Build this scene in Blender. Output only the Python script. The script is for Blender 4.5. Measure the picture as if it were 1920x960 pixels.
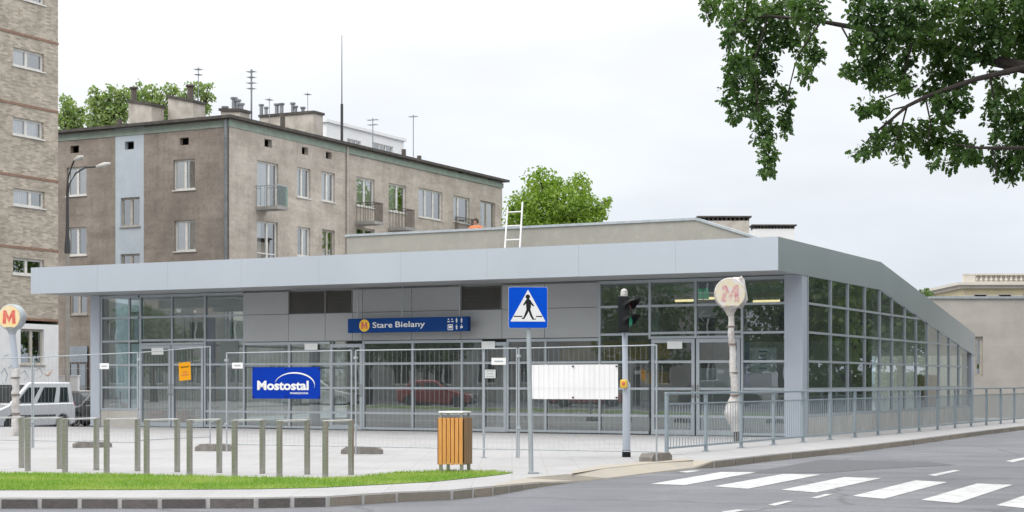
import bpy, bmesh, math, random
import numpy as np
from mathutils import Vector, Matrix
R = math.radians
random.seed(7)
rng = np.random.default_rng(11)
for o in list(bpy.data.objects):
    bpy.data.objects.remove(o)
sc = bpy.context.scene
C = sc.collection

# ------------------------------------------------------------------ camera, sky, sun, exposure
E, H, F, CX = 1.3, 714.0, 3085.0, 960.0        # eye height (m), horizon row, focal length (px of a 1920 px picture), centre column
cd = bpy.data.cameras.new("camera")
cam = bpy.data.objects.new("camera", cd)
C.objects.link(cam)
cam.location = (0, 0, E)
cam.rotation_euler = (R(90), 0, 0)
cd.sensor_width = 36
cd.sensor_fit = 'HORIZONTAL'
cd.lens = F / 1920 * 36
cd.shift_y = (H - 480) / 1920
cd.clip_start = 0.1
cd.clip_end = 3000
sc.camera = cam

SUN_EL, SUN_AZ = 48.0, -128.0                   # azimuth clockwise from +Y: behind and to the left of the camera
ZENITH = 2.75                                   # radiance of the cloud cover overhead
BGS = 0.12
w = bpy.data.worlds.new("World")
sc.world = w
w.use_nodes = True
nt = w.node_tree
nt.nodes.clear()
out = nt.nodes.new('ShaderNodeOutputWorld')
bg = nt.nodes.new('ShaderNodeBackground')
bg.inputs['Strength'].default_value = BGS
sky = nt.nodes.new('ShaderNodeTexSky')
sky.sky_type = 'NISHITA'
sky.sun_disc = False
sky.sun_elevation = R(SUN_EL)
sky.sun_rotation = R(SUN_AZ)
sky.dust_density = 4
tc = nt.nodes.new('ShaderNodeTexCoord')
sep = nt.nodes.new('ShaderNodeSeparateXYZ')
nt.links.new(tc.outputs['Generated'], sep.inputs[0])
ramp = nt.nodes.new('ShaderNodeValToRGB')       # overcast vault: the zenith three times as bright as the horizon
cr = ramp.color_ramp
k = ZENITH / BGS
cr.elements[0].position = 0.0
cr.elements[0].color = (0.250 * k, 0.275 * k, 0.310 * k, 1)
cr.elements[1].position = 1.0
cr.elements[1].color = (1.0 * k, 1.0 * k, 1.0 * k, 1)
e = cr.elements.new(0.09); e.color = (0.308 * k, 0.326 * k, 0.350 * k, 1)
e = cr.elements.new(0.2); e.color = (0.372 * k, 0.380 * k, 0.392 * k, 1)
e = cr.elements.new(0.42); e.color = (0.62 * k, 0.63 * k, 0.64 * k, 1)
nt.links.new(sep.outputs['Z'], ramp.inputs[0])
mp = nt.nodes.new('ShaderNodeMapping')
mp.inputs['Scale'].default_value = (2.2, 2.2, 7.0)
nt.links.new(tc.outputs['Generated'], mp.inputs[0])
nz = nt.nodes.new('ShaderNodeTexNoise')
nz.inputs['Scale'].default_value = 1.6
nz.inputs['Detail'].default_value = 5
nt.links.new(mp.outputs[0], nz.inputs['Vector'])
mr = nt.nodes.new('ShaderNodeMapRange')
mr.inputs['From Min'].default_value = 0.3
mr.inputs['From Max'].default_value = 0.7
mr.inputs['To Min'].default_value = 0.90
mr.inputs['To Max'].default_value = 1.12
nt.links.new(nz.outputs['Fac'], mr.inputs[0])
mul = nt.nodes.new('ShaderNodeVectorMath')
mul.operation = 'SCALE'
nt.links.new(ramp.outputs[0], mul.inputs[0])
nt.links.new(mr.outputs[0], mul.inputs['Scale'])
mx = nt.nodes.new('ShaderNodeMix')
mx.data_type = 'RGBA'
mx.inputs[0].default_value = 0.93               # share of cloud over the clear sky
nt.links.new(sky.outputs[0], mx.inputs[6])
nt.links.new(mul.outputs[0], mx.inputs[7])
nt.links.new(mx.outputs[2], bg.inputs['Color'])
nt.links.new(bg.outputs[0], out.inputs[0])

sd = bpy.data.lights.new("sun", 'SUN')
sd.energy = 1.3
sd.angle = R(30)
sd.color = (1.0, 0.975, 0.94)
sun = bpy.data.objects.new("sun", sd)
C.objects.link(sun)
az = R(SUN_AZ)
dv = Vector((math.sin(az) * math.cos(R(SUN_EL)), math.cos(az) * math.cos(R(SUN_EL)), math.sin(R(SUN_EL))))
sun.rotation_euler = dv.to_track_quat('Z', 'Y').to_euler()
sc.view_settings.view_transform = 'Standard'
sc.view_settings.look = 'None'
sc.view_settings.exposure = 0.0
sc.view_settings.gamma = 1.0
sc.view_settings.use_curve_mapping = False
sc.render.engine = 'CYCLES'
sc.cycles.use_denoising = True
sc.cycles.max_bounces = 8
sc.cycles.transparent_max_bounces = 16
sc.cycles.sample_clamp_indirect = 6
sc.render.film_transparent = False

# ------------------------------------------------------------------ helpers
ALPHA = 27.25                                   # the station and the blocks behind it share one street grid
ROT = -R(ALPHA)
U = (math.cos(R(ALPHA)), -math.sin(R(ALPHA)))
V = (math.sin(R(ALPHA)), math.cos(R(ALPHA)))

def gp(px, py, z=0.0):                          # where a picture point meets the level z
    y = F * (E - z) / (py - H)
    return ((px - CX) / F * y, y)
def at(px, Y):
    return (px - CX) / F * Y
def hz(py, Y):
    return E + (H - py) * Y / F
def onx(O, c, px):                              # along a wall of plane local y = c
    k = (px - CX) / F
    return (k * (O[1] + c * V[1]) - O[0] - c * V[0]) / (U[0] - k * U[1])
def ony(O, c, px):                              # along a wall of plane local x = c
    k = (px - CX) / F
    return (k * (O[1] + c * U[1]) - O[0] - c * U[0]) / (V[0] - k * V[1])
def rx(O, c, p0, q0, p1, q1):
    a0, a1 = onx(O, c, p0), onx(O, c, p1)
    Y = O[1] + (a0 + a1) / 2 * U[1] + c * V[1]
    return a0, a1, hz(q1, Y), hz(q0, Y)
def ry(O, c, p0, q0, p1, q1):
    a0, a1 = ony(O, c, p0), ony(O, c, p1)
    Y = O[1] + (a0 + a1) / 2 * V[1] + c * U[1]
    return a0, a1, hz(q1, Y), hz(q0, Y)
def FX(c): return lambda a, d, z: (a, c - d, z)  # wall facing local -y: along, outwards, up
def FY(c): return lambda a, d, z: (c + d, a, z)  # wall facing local +x

class MB:
    def __init__(s): s.v = []; s.f = []
    def poly(s, pts):
        n = len(s.v); s.v += [tuple(p) for p in pts]; s.f.append(tuple(range(n, n + len(pts))))
    def box(s, a0, a1, b0, b1, c0, c1, m=None):
        if a0 > a1: a0, a1 = a1, a0
        if b0 > b1: b0, b1 = b1, b0
        if c0 > c1: c0, c1 = c1, c0
        n = len(s.v)
        for c in (c0, c1):
            for b in (b0, b1):
                for a in (a0, a1):
                    s.v.append(m(a, b, c) if m else (a, b, c))
        for q in ((0, 2, 3, 1), (4, 5, 7, 6), (0, 1, 5, 4), (2, 6, 7, 3), (0, 4, 6, 2), (1, 3, 7, 5)):
            s.f.append(tuple(n + i for i in q))
    def prism(s, pts, d0, d1, m):                # outline in two coordinates, thickness along the third through m(a, d, z)
        n = len(s.v); L = len(pts)
        s.v += [m(a, d0, z) for a, z in pts] + [m(a, d1, z) for a, z in pts]
        s.f.append(tuple(range(n, n + L))); s.f.append(tuple(range(n + 2 * L - 1, n + L - 1, -1)))
        for i in range(L):
            j = (i + 1) % L
            s.f.append((n + i, n + L + i, n + L + j, n + j))
    def tube(s, path, r, n=8, cap=True):
        path = [Vector(p) for p in path]
        rs = r if isinstance(r, (list, tuple)) else [r] * len(path)
        base = len(s.v)
        for i, p in enumerate(path):
            t = (path[min(i + 1, len(path) - 1)] - path[max(i - 1, 0)]).normalized()
            a = Vector((0, 0, 1)) if abs(t.z) < .9 else Vector((1, 0, 0))
            x = t.cross(a).normalized(); y = t.cross(x)
            for j in range(n):
                w_ = 2 * math.pi * (j + .5) / n
                q = p + x * math.cos(w_) * rs[i] + y * math.sin(w_) * rs[i]
                s.v.append(tuple(q))
        for i in range(len(path) - 1):
            for j in range(n):
                a = base + i * n + j; b = base + i * n + (j + 1) % n
                s.f.append((a, b, b + n, a + n))
        if cap:
            s.f.append(tuple(base + j for j in range(n)))
            e_ = base + (len(path) - 1) * n
            s.f.append(tuple(e_ + n - 1 - j for j in range(n)))
    def lathe(s, prof, n=16, m=None):            # prof: (radius, height); m maps (x, y, z)
        base = len(s.v)
        for r_, z in prof:
            for j in range(n):
                w_ = 2 * math.pi * j / n
                p = (r_ * math.cos(w_), r_ * math.sin(w_), z)
                s.v.append(m(*p) if m else p)
        for i in range(len(prof) - 1):
            for j in range(n):
                a = base + i * n + j; b = base + i * n + (j + 1) % n
                s.f.append((a, b, b + n, a + n))
        s.f.append(tuple(base + j for j in range(n)))
        e_ = base + (len(prof) - 1) * n
        s.f.append(tuple(e_ + j for j in range(n)))
    def wall(s, a0, a1, z0, z1, holes, m, depth=.2):
        A = sorted({a0, a1} | {h[0] for h in holes} | {h[1] for h in holes})
        Z = sorted({z0, z1} | {h[2] for h in holes} | {h[3] for h in holes})
        A = [a for a in A if a0 - 1e-6 <= a <= a1 + 1e-6]; Z = [z for z in Z if z0 - 1e-6 <= z <= z1 + 1e-6]
        for i in range(len(A) - 1):
            for j in range(len(Z) - 1):
                ca, cz = (A[i] + A[i + 1]) / 2, (Z[j] + Z[j + 1]) / 2
                if any(h[0] < ca < h[1] and h[2] < cz < h[3] for h in holes): continue
                s.poly([m(A[i], 0, Z[j]), m(A[i + 1], 0, Z[j]), m(A[i + 1], 0, Z[j + 1]), m(A[i], 0, Z[j + 1])])
        for h in holes:
            p = [(h[0], h[2]), (h[1], h[2]), (h[1], h[3]), (h[0], h[3])]
            for i in range(4):
                (x0, y0), (x1, y1) = p[i], p[(i + 1) % 4]
                s.poly([m(x0, 0, y0), m(x1, 0, y1), m(x1, -depth, y1), m(x0, -depth, y0)])
    def text(s, string, m, a0, a1, z0, zh=None, d=0.0, bold=0.0, sx=None):
        cu = bpy.data.curves.new("t", 'FONT'); cu.body = string; cu.size = 1; cu.offset = bold; cu.resolution_u = 3
        ob = bpy.data.objects.new("t", cu); C.objects.link(ob)
        dg = bpy.context.evaluated_depsgraph_get(); dg.update()
        me = bpy.data.meshes.new_from_object(ob.evaluated_get(dg))
        xs = [v.co.x for v in me.vertices]; ys = [v.co.y for v in me.vertices]
        kx = (a1 - a0) / (max(xs) - min(xs)); ky = kx if zh is None else zh / (max(ys) - min(ys))
        n = len(s.v)
        s.v += [m(a0 + (v.co.x - min(xs)) * kx, d, z0 + (v.co.y - min(ys)) * ky) for v in me.vertices]
        s.f += [tuple(n + i for i in p.vertices) for p in me.polygons]
        bpy.data.objects.remove(ob); bpy.data.curves.remove(cu); bpy.data.meshes.remove(me)
    def build(s, name, mat, parent=None, loc=(0, 0, 0), rotz=0.0, smooth=False, bevel=0.0, recalc=True):
        me = bpy.data.meshes.new(name)
        me.from_pydata(s.v, [], s.f)
        if recalc:
            b = bmesh.new(); b.from_mesh(me)
            bmesh.ops.recalc_face_normals(b, faces=b.faces)
            b.to_mesh(me); b.free()
        me.materials.append(mat)
        if smooth:
            me.polygons.foreach_set('use_smooth', [True] * len(me.polygons))
        o = bpy.data.objects.new(name, me); C.objects.link(o)
        o.parent = parent; o.location = loc; o.rotation_euler = (0, 0, rotz)
        if bevel:
            md = o.modifiers.new("bevel", 'BEVEL'); md.width = bevel; md.segments = 2; md.limit_method = 'ANGLE'; md.angle_limit = R(35)
        if smooth:
            me.set_sharp_from_angle(angle=R(40))
        return o

def tag(o, label, cat, group=None):
    o['label'] = label; o['category'] = cat
    if group: o['group'] = group
    return o
def thing(name, label, cat, loc=(0, 0, 0), rotz=0.0, group=None):
    o = bpy.data.objects.new(name, None); C.objects.link(o)
    o.empty_display_size = .3
    o.location = loc; o.rotation_euler = (0, 0, rotz)
    return tag(o, label, cat, group)
def struct(o, kind='structure'):
    o['kind'] = kind; return o
def copy_tree(o, parent=None):
    c = o.copy(); C.objects.link(c)
    if parent: c.parent = parent
    for ch in [x for x in o.children]: copy_tree(ch, c)
    return c
def dup(o, loc, rotz, label, group=None):
    c = copy_tree(o); c.location = loc; c.rotation_euler = (0, 0, rotz); c['label'] = label
    if group: c['group'] = group
    return c

# ------------------------------------------------------------------ materials
def nodes_of(name):
    m = bpy.data.materials.new(name); m.use_nodes = True
    t = m.node_tree
    return m, t, t.nodes['Principled BSDF']
def rgb(c): return (c[0], c[1], c[2], 1)
def N(t, typ, **kw):
    n = t.nodes.new(typ)
    for k_, v_ in kw.items():
        if k_ in n.inputs: n.inputs[k_].default_value = v_
        else: setattr(n, k_, v_)
    return n
def noise(t, vec, scale, detail=6, rough=.6):
    n = N(t, 'ShaderNodeTexNoise', Scale=scale, Detail=detail, Roughness=rough)
    t.links.new(vec, n.inputs['Vector']); return n.outputs['Fac']
def mixc(t, fac, a, b, blend='MIX'):
    n = t.nodes.new('ShaderNodeMix'); n.data_type = 'RGBA'; n.blend_type = blend
    for i, x in ((0, fac), (6, a), (7, b)):
        if hasattr(x, 'is_linked') or isinstance(x, bpy.types.NodeSocket): t.links.new(x, n.inputs[i])
        elif i == 0: n.inputs[0].default_value = x
        else: n.inputs[i].default_value = rgb(x)
    return n.outputs[2]
def span(t, x, lo, hi, a=0., b=1.):
    n = t.nodes.new('ShaderNodeMapRange'); t.links.new(x, n.inputs[0])
    for i, v_ in zip((1, 2, 3, 4), (lo, hi, a, b)): n.inputs[i].default_value = v_
    return n.outputs[0]
def vec_of(t, stretch=None):
    c = t.nodes.new('ShaderNodeTexCoord').outputs['Object']
    if stretch:
        q = t.nodes.new('ShaderNodeMapping'); q.inputs['Scale'].default_value = stretch
        t.links.new(c, q.inputs[0]); return q.outputs[0]
    return c
def bumpit(t, p, h, s, dist=.02):
    b = N(t, 'ShaderNodeBump', Strength=s, Distance=dist); t.links.new(h, b.inputs['Height']); t.links.new(b.outputs[0], p.inputs['Normal'])
def pm(name, c, c2=None, scale=3.0, rough=.6, metal=0.0, bump=0.0, stretch=None, lo=.35, hi=.65, detail=6, spec=.5, bscale=None):
    m, t, p = nodes_of(name)
    p.inputs['Roughness'].default_value = rough; p.inputs['Metallic'].default_value = metal
    p.inputs['Specular IOR Level'].default_value = spec
    v = vec_of(t, stretch)
    if c2 is None: c2 = tuple(x * .88 for x in c)
    h = noise(t, v, scale, detail)
    t.links.new(mixc(t, span(t, h, lo, hi), c, c2), p.inputs['Base Color'])
    if bump: bumpit(t, p, noise(t, v, bscale or scale * 8, 4), bump)
    return m
M = {}
M['alu'] = pm('silver cladding', (.60, .648, .705), (.565, .612, .668), .45, .34, .78, spec=.4, bump=.06, bscale=1.1, stretch=(1, 1, .5))
M['alu_dark'] = pm('grey facade panel', (.36, .37, .375), (.33, .34, .345), .8, .5, .1)
M['soffit'] = pm('soffit sheet', (.42, .43, .44), (.38, .39, .40), .6, .45, .1)
M['mullion'] = pm('mullion grey', (.36, .40, .43), None, 1, .4, .3)
M['column'] = pm('column grey', (.40, .44, .50), None, .8, .45, .1)
M['louvre'] = pm('louvre grey brown', (.17, .165, .155), None, 2, .6)
M['galv'] = pm('galvanised steel', (.41, .445, .465), (.32, .355, .375), 6, .5, .4)
M['rail'] = pm('grey blue painted rail', (.27, .32, .35), (.23, .28, .31), 3, .5, .1)
M['steel'] = pm('brushed stainless steel', (.46, .45, .41), (.34, .335, .30), 5, .33, .85, stretch=(1, 1, 12))
M['concrete'] = pm('concrete', (.36, .35, .33), (.27, .265, .25), 2.5, .9, bump=.25)
M['plinth'] = pm('plinth concrete', (.42, .40, .37), (.34, .32, .29), 1.2, .9, bump=.1)
M['block'] = pm('fence foot concrete', (.26, .24, .22), (.17, .155, .14), 7, .95, bump=.5)
M['black'] = pm('black plastic', (.011, .012, .013), None, 5, .55, spec=.2)
M['white'] = pm('white paint', (.74, .74, .73), (.68, .68, .66), 3, .5)
M['frame'] = pm('white window frame', (.74, .73, .70), (.62, .61, .58), 4, .45)
M['frame_old'] = pm('old cream window frame', (.50, .47, .41), (.38, .35, .30), 4, .6)
M['sillmetal'] = pm('tin sill', (.42, .40, .37), (.3, .28, .25), 5, .55, .2)
M['dark'] = pm('dark room', (.035, .036, .038), None, 1, .9)  # near black, paints the unlit depth of rooms behind the panes
M['curtain'] = pm('net curtain', (.80, .80, .79), (.60, .60, .60), 9, .9, stretch=(6, 6, .3))
M['curtain_warm'] = pm('yellow curtain', (.55, .46, .28), (.38, .30, .17), 9, .9, stretch=(6, 6, .3))
M['blue_sign'] = pm('sign blue', (.002, .075, .56), None, 2, .6, spec=.05)
M['navy'] = pm('station sign navy', (.002, .045, .20), None, 2, .5, spec=.15)
M['banner_blue'] = pm('banner blue', (.002, .036, .34), (.002, .030, .29), 2, .7, spec=.08)
M['banner_white'] = pm('banner white', (.80, .79, .79), (.74, .735, .735), 1.5, .6)
M['orange'] = pm('orange notice', (.90, .40, .012), (.86, .36, .01), 4, .6, spec=.15)
M['yellow'] = pm('yellow', (.80, .50, .02), None, 4, .45)
M['logo_yellow'] = pm('faded yellow disc', (.74, .55, .24), (.70, .58, .40), 5, .4)
M['logo_red'] = pm('logo red', (.54, .08, .07), (.60, .20, .15), 6, .5, spec=.2)
M['logo_bright'] = pm('bright yellow disc', (.85, .52, .02), None, 4, .4)
M['logo_pale'] = pm('pale disc under foil', (.66, .58, .38), (.62, .60, .58), 8, .35, lo=.40, hi=.62)
M['logo_pink'] = pm('red under foil', (.50, .20, .24), (.68, .58, .46), 11, .35, lo=.38, hi=.66)
M['foil'] = pm('crumpled plastic foil', (.60, .59, .58), (.42, .38, .35), 7, .28, bump=1.0, bscale=38)
M['tape'] = pm('brown tape', (.18, .14, .12), None, 4, .5)
M['wood'] = pm('bin wood', (.66, .32, .09), (.54, .235, .06), 7, .5, stretch=(3, 3, .35))
M['wood_dark'] = pm('dark bin wood', (.22, .13, .06), (.17, .09, .04), 7, .6, stretch=(3, 3, .35))  # much darker wood for the bin's side slats and the board prop
M['tree_bark'] = pm('bark', (.045, .034, .028), (.025, .02, .017), 12, .95, bump=.6, stretch=(2, 2, .4))
M['tar'] = pm('tarred roof edge', (.055, .05, .047), (.10, .09, .08), 3, .85)
M['cornice'] = pm('green cornice', (.31, .38, .325), (.25, .30, .26), 2, .85)
M['chimney'] = pm('chimney render', (.56, .52, .47), (.38, .345, .30), 1.6, .95, bump=.2)
M['flue'] = pm('flue steel', (.34, .36, .38), (.22, .23, .25), 3, .4, .6)
M['rusty'] = pm('dark weathered iron', (.09, .085, .08), (.13, .10, .08), 4, .6, .3)
M['pipe'] = pm('downpipe zinc', (.23, .25, .265), (.16, .17, .18), 3, .5, .4)
M['bluestrip'] = pm('pale blue render', (.50, .56, .61), (.44, .50, .55), 1.5, .9)
M['lamp_pole'] = pm('lamp dark', (.04, .04, .042), None, 4, .5)
M['lamp_conc'] = pm('lamp concrete post', (.30, .28, .25), (.25, .23, .20), 3, .9)
M['lamp_head'] = pm('lamp head', (.55, .54, .50), None, 4, .35)
M['whitewash'] = pm('whitewashed wall', (.78, .78, .78), (.70, .70, .70), 1.5, .9)
M['brickband'] = pm('red brick band', (.31, .20, .145), (.22, .13, .095), 8, .9)
M['cream'] = pm('cream render', (.60, .52, .34), (.54, .47, .31), 1, .85)
M['pale'] = pm('pale stone', (.62, .58, .52), (.54, .50, .44), 1, .85)
M['beige'] = pm('beige render', (.43, .42, .40), (.27, .27, .26), .7, .9)
M['amber'] = pm('amber cloth', (.42, .24, .025), (.34, .18, .02), 3, .7)
M['banner_back'] = pm('banner back', (.50, .52, .58), None, 2, .8)
M['steel_light'] = pm('worn bright steel', (.66, .66, .64), (.5, .5, .48), 6, .4, .6)  # paler steel for the rack bars and the bin hood
M['whitebld'] = pm('white render', (.80, .80, .80), (.74, .74, .74), 1, .8)
M['skin'] = pm('skin', (.48, .27, .19), None, 6, .55)
M['shirt'] = pm('orange shirt', (.75, .20, .07), (.66, .17, .06), 6, .85)
M['trousers'] = pm('work trousers', (.05, .06, .10), None, 6, .85)
M['hair'] = pm('dark hair', (.04, .025, .018), None, 20, .7)
M['rubber'] = pm('tyre rubber', (.018, .018, .018), None, 6, .85)
M['rim'] = pm('alloy rim', (.45, .46, .47), None, 6, .35, .7)
M['headlight'] = pm('headlight lens', (.75, .72, .66), None, 6, .12)
M['taillight'] = pm('tail lamp', (.45, .02, .015), None, 6, .2)
M['plasticgrey'] = pm('bumper plastic', (.05, .052, .055), None, 6, .55)
M['tile'] = pm('station floor tile', (.48, .49, .49), (.43, .44, .44), 1, .5)
M['inner_wall'] = pm('inner station wall', (.56, .58, .55), (.50, .52, .49), .7, .8)
M['infoblue'] = pm('info panel blue', (.02, .09, .28), None, 3, .4)
M['paper'] = pm('paper', (.74, .76, .74), None, 3, .7)
M['darksign'] = pm('dark hanging sign', (.008, .03, .045), None, 3, .35)
M['box_orange'] = pm('orange crate', (.55, .17, .05), None, 4, .6)

def paint(name, c):
    m, t, p = nodes_of(name)
    p.inputs['Base Color'].default_value = rgb(c); p.inputs['Roughness'].default_value = .28; p.inputs['Metallic'].default_value = .35
    p.inputs['Coat Weight'].default_value = .8; p.inputs['Coat Roughness'].default_value = .05
    n_ = noise(t, vec_of(t), 3, 4)
    t.links.new(mixc(t, span(t, n_, .3, .7), c, tuple(x * .9 for x in c)), p.inputs['Base Color'])
    return m
def glass(name, tint, refl, rough=0.0, wob=0.0, dust_haze=0.0):
    m = bpy.data.materials.new(name); m.use_nodes = True; t = m.node_tree; t.nodes.clear()
    o = t.nodes.new('ShaderNodeOutputMaterial'); tr = t.nodes.new('ShaderNodeBsdfTransparent'); tr.inputs[0].default_value = rgb(tint)
    gl = t.nodes.new('ShaderNodeBsdfGlossy'); gl.inputs['Roughness'].default_value = rough; gl.inputs['Color'].default_value = (.93, .96, .97, 1)
    fr = N(t, 'ShaderNodeFresnel', IOR=1.52)
    mx_ = t.nodes.new('ShaderNodeMixShader')
    t.links.new(span(t, fr.outputs[0], 0, 1, refl, 1), mx_.inputs[0])
    du = t.nodes.new('ShaderNodeBsdfDiffuse'); du.inputs[0].default_value = (.62, .66, .66, 1)  # dust film mixed in as painted haze, so the dark glass looks paler
    dm = t.nodes.new('ShaderNodeMixShader')
    t.links.new(span(t, noise(t, vec_of(t), 1.6, 5), .3, .7, dust_haze * .6, dust_haze * 1.4), dm.inputs[0])
    t.links.new(tr.outputs[0], dm.inputs[1]); t.links.new(du.outputs[0], dm.inputs[2])
    t.links.new(dm.outputs[0], mx_.inputs[1]); t.links.new(gl.outputs[0], mx_.inputs[2]); t.links.new(mx_.outputs[0], o.inputs[0])
    if wob:
        b = N(t, 'ShaderNodeBump', Strength=wob, Distance=.02)
        t.links.new(noise(t, vec_of(t), .8, 2), b.inputs['Height']); t.links.new(b.outputs[0], gl.inputs['Normal'])
    return m
M['glass'] = glass('station glass', (.64, .74, .75), .17, 0, .05, .05)
M['glass_side'] = glass('station side glass', (.60, .73, .73), .22, 0, .05, .05)
M['pane'] = glass('flat window glass', (.92, .94, .95), .38, 0, .06)
M['carglass'] = glass('car glass', (.30, .34, .34), .12)
M['balcony_glass'] = glass('green balcony sheet', (.62, .78, .66), .12, .2)
def emit(name, c, s):
    m, t, p = nodes_of(name)
    p.inputs['Base Color'].default_value = rgb(c); p.inputs['Emission Color'].default_value = rgb(c); p.inputs['Emission Strength'].default_value = s
    return m
M['tube_light'] = emit('warm tube lamp', (1, .78, .42), 1.6)
M['exit'] = emit('green exit sign', (.02, .30, .14), .5)
M['green_lens'] = emit('green lamp lens', (.03, .22, .13), .28)
M['lens_off'] = pm('dark lens', (.05, .012, .01), None, 5, .15)

def plaster(name, a, b, dirt, zs=.35):
    m, t, p = nodes_of(name); p.inputs['Roughness'].default_value = .92; p.inputs['Specular IOR Level'].default_value = .2
    v = vec_of(t)
    c = mixc(t, span(t, noise(t, v, .42, 9, .7), .40, .62), a, b)
    vs = vec_of(t, (1.3, 1.3, .12))
    c = mixc(t, span(t, noise(t, vs, 2.2, 6, .7), .50, .75, 0, .38), c, dirt)      # rain streaks
    vh = vec_of(t, (.55, .55, 1.9))
    c = mixc(t, span(t, noise(t, vh, 1.0, 9, .78), .42, .70, 0, .62), c, dirt)        # bands of patched render
    c = mixc(t, span(t, noise(t, v, 7, 5, .7), .45, .8, 0, .35), c, tuple(x * .55 for x in dirt))
    t.links.new(c, p.inputs['Base Color'])
    bumpit(t, p, noise(t, v, 14, 5), .25, .02)
    return m
M['plaster_left'] = plaster('brown grey old render', (.375, .328, .285), (.25, .214, .185), (.15, .128, .11))
M['plaster_right'] = plaster('beige grey old render', (.58, .525, .465), (.44, .39, .34), (.27, .235, .20))
def bricks(name, c1, c2, mortar, bw=.27, bh=.078, rough=.9, weather=(.16, .14, .12)):
    m, t, p = nodes_of(name); p.inputs['Roughness'].default_value = rough; p.inputs['Specular IOR Level'].default_value = .2
    o = vec_of(t); s_ = t.nodes.new('ShaderNodeSeparateXYZ'); t.links.new(o, s_.inputs[0])
    ad = t.nodes.new('ShaderNodeMath'); ad.operation = 'ADD'; t.links.new(s_.outputs[0], ad.inputs[0]); t.links.new(s_.outputs[1], ad.inputs[1])
    cb = t.nodes.new('ShaderNodeCombineXYZ'); t.links.new(ad.outputs[0], cb.inputs[0]); t.links.new(s_.outputs[2], cb.inputs[1])
    b = N(t, 'ShaderNodeTexBrick', Scale=1.0)
    b.inputs['Brick Width'].default_value = bw; b.inputs['Row Height'].default_value = bh; b.inputs['Mortar Size'].default_value = .009
    b.inputs['Color1'].default_value = rgb(c1); b.inputs['Color2'].default_value = rgb(c2); b.inputs['Mortar'].default_value = rgb(mortar)
    b.inputs['Bias'].default_value = -.1
    t.links.new(cb.outputs[0], b.inputs['Vector'])
    c = mixc(t, span(t, noise(t, o, 1.1, 7, .65), .42, .72, 0, .5), b.outputs['Color'], weather)
    c = mixc(t, span(t, noise(t, o, 4, 5, .7), .5, .8, 0, .5), c, tuple(x * 1.7 for x in weather))
    t.links.new(c, p.inputs['Base Color'])
    bumpit(t, p, b.outputs['Fac'], -.4, .01)
    return m
M['tower_brick'] = bricks('grey beige brick', (.565, .50, .415), (.31, .268, .215), (.47, .42, .355))
M['wall_concrete'] = bricks('boarded pale concrete', (.44, .415, .38), (.405, .385, .35), (.42, .395, .36), 2.4, .28, .9, (.29, .27, .24))
M['roof_concrete'] = bricks('grey roughcast', (.31, .30, .265), (.285, .275, .245), (.30, .29, .255), 3.1, .9, .95, (.25, .245, .215))

def asphalt():
    m, t, p = nodes_of('worn asphalt'); v = vec_of(t)
    g = noise(t, v, 90, 3, .8)
    c = mixc(t, span(t, g, .35, .65), (.095, .099, .112), (.188, .193, .207))
    c = mixc(t, span(t, noise(t, v, 6, 5, .75), .45, .75, 0, .5), c, (.115, .118, .13))
    c = mixc(t, span(t, noise(t, v, 26, 4, .8), .42, .7, 0, .55), c, (.235, .238, .248))
    c = mixc(t, span(t, noise(t, v, 1.7, 8, .8), .55, .68, 0, .5), c, (.085, .087, .096))
    c = mixc(t, span(t, noise(t, v, .35, 6, .6), .42, .62, 0, .8), c, (.108, .112, .127))
    vs = vec_of(t, (.12, 1.2, 1))
    c = mixc(t, span(t, noise(t, vs, 1.3, 5, .65), .5, .72, 0, .55), c, (.235, .238, .25))   # polished wheel tracks
    vo = N(t, 'ShaderNodeTexVoronoi', Scale=.30, feature='DISTANCE_TO_EDGE'); 
    dd = t.nodes.new('ShaderNodeMix'); dd.data_type = 'VECTOR'; dd.inputs[0].default_value = .35
    nzv = N(t, 'ShaderNodeTexNoise', Scale=1.5, Detail=6); t.links.new(v, nzv.inputs['Vector'])
    t.links.new(v, dd.inputs[4]); t.links.new(nzv.outputs['Color'], dd.inputs[5]); t.links.new(dd.outputs[1], vo.inputs['Vector'])
    c = mixc(t, span(t, vo.outputs['Distance'], .0, .012, .55, 0), c, (.06, .06, .063))      # cracks
    p.inputs['Roughness'].default_value = .82
    t.links.new(c, p.inputs['Base Color']); bumpit(t, p, g, .5, .01)
    return m
M['asphalt'] = asphalt()
def paving():
    m, t, p = nodes_of('pale concrete paving'); v = vec_of(t)
    b = N(t, 'ShaderNodeTexBrick', Scale=1.0); b.inputs['Brick Width'].default_value = .5; b.inputs['Row Height'].default_value = .5
    b.inputs['Mortar Size'].default_value = .006; b.offset = 0.0
    b.inputs['Color1'].default_value = (.375, .37, .372, 1); b.inputs['Color2'].default_value = (.355, .348, .35, 1); b.inputs['Mortar'].default_value = (.28, .275, .27, 1)
    t.links.new(v, b.inputs['Vector'])
    c = mixc(t, span(t, noise(t, v, .5, 8, .7), .44, .66, 0, .7), b.outputs['Color'], (.295, .29, .285))
    c = mixc(t, span(t, noise(t, v, 2.6, 8, .75), .54, .72, 0, .6), c, (.25, .24, .23))
    c = mixc(t, span(t, noise(t, v, 20, 5, .8), .5, .75, 0, .35), c, (.24, .23, .22))
    t.links.new(c, p.inputs['Base Color']); p.inputs['Roughness'].default_value = .9
    bumpit(t, p, noise(t, v, 60, 3), .2, .01)
    return m
M['paving'] = paving()
M['sandpave'] = pm('sandy yellow paving', (.39, .345, .28), (.34, .315, .275), 2.2, .95, bump=.3)
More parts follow.
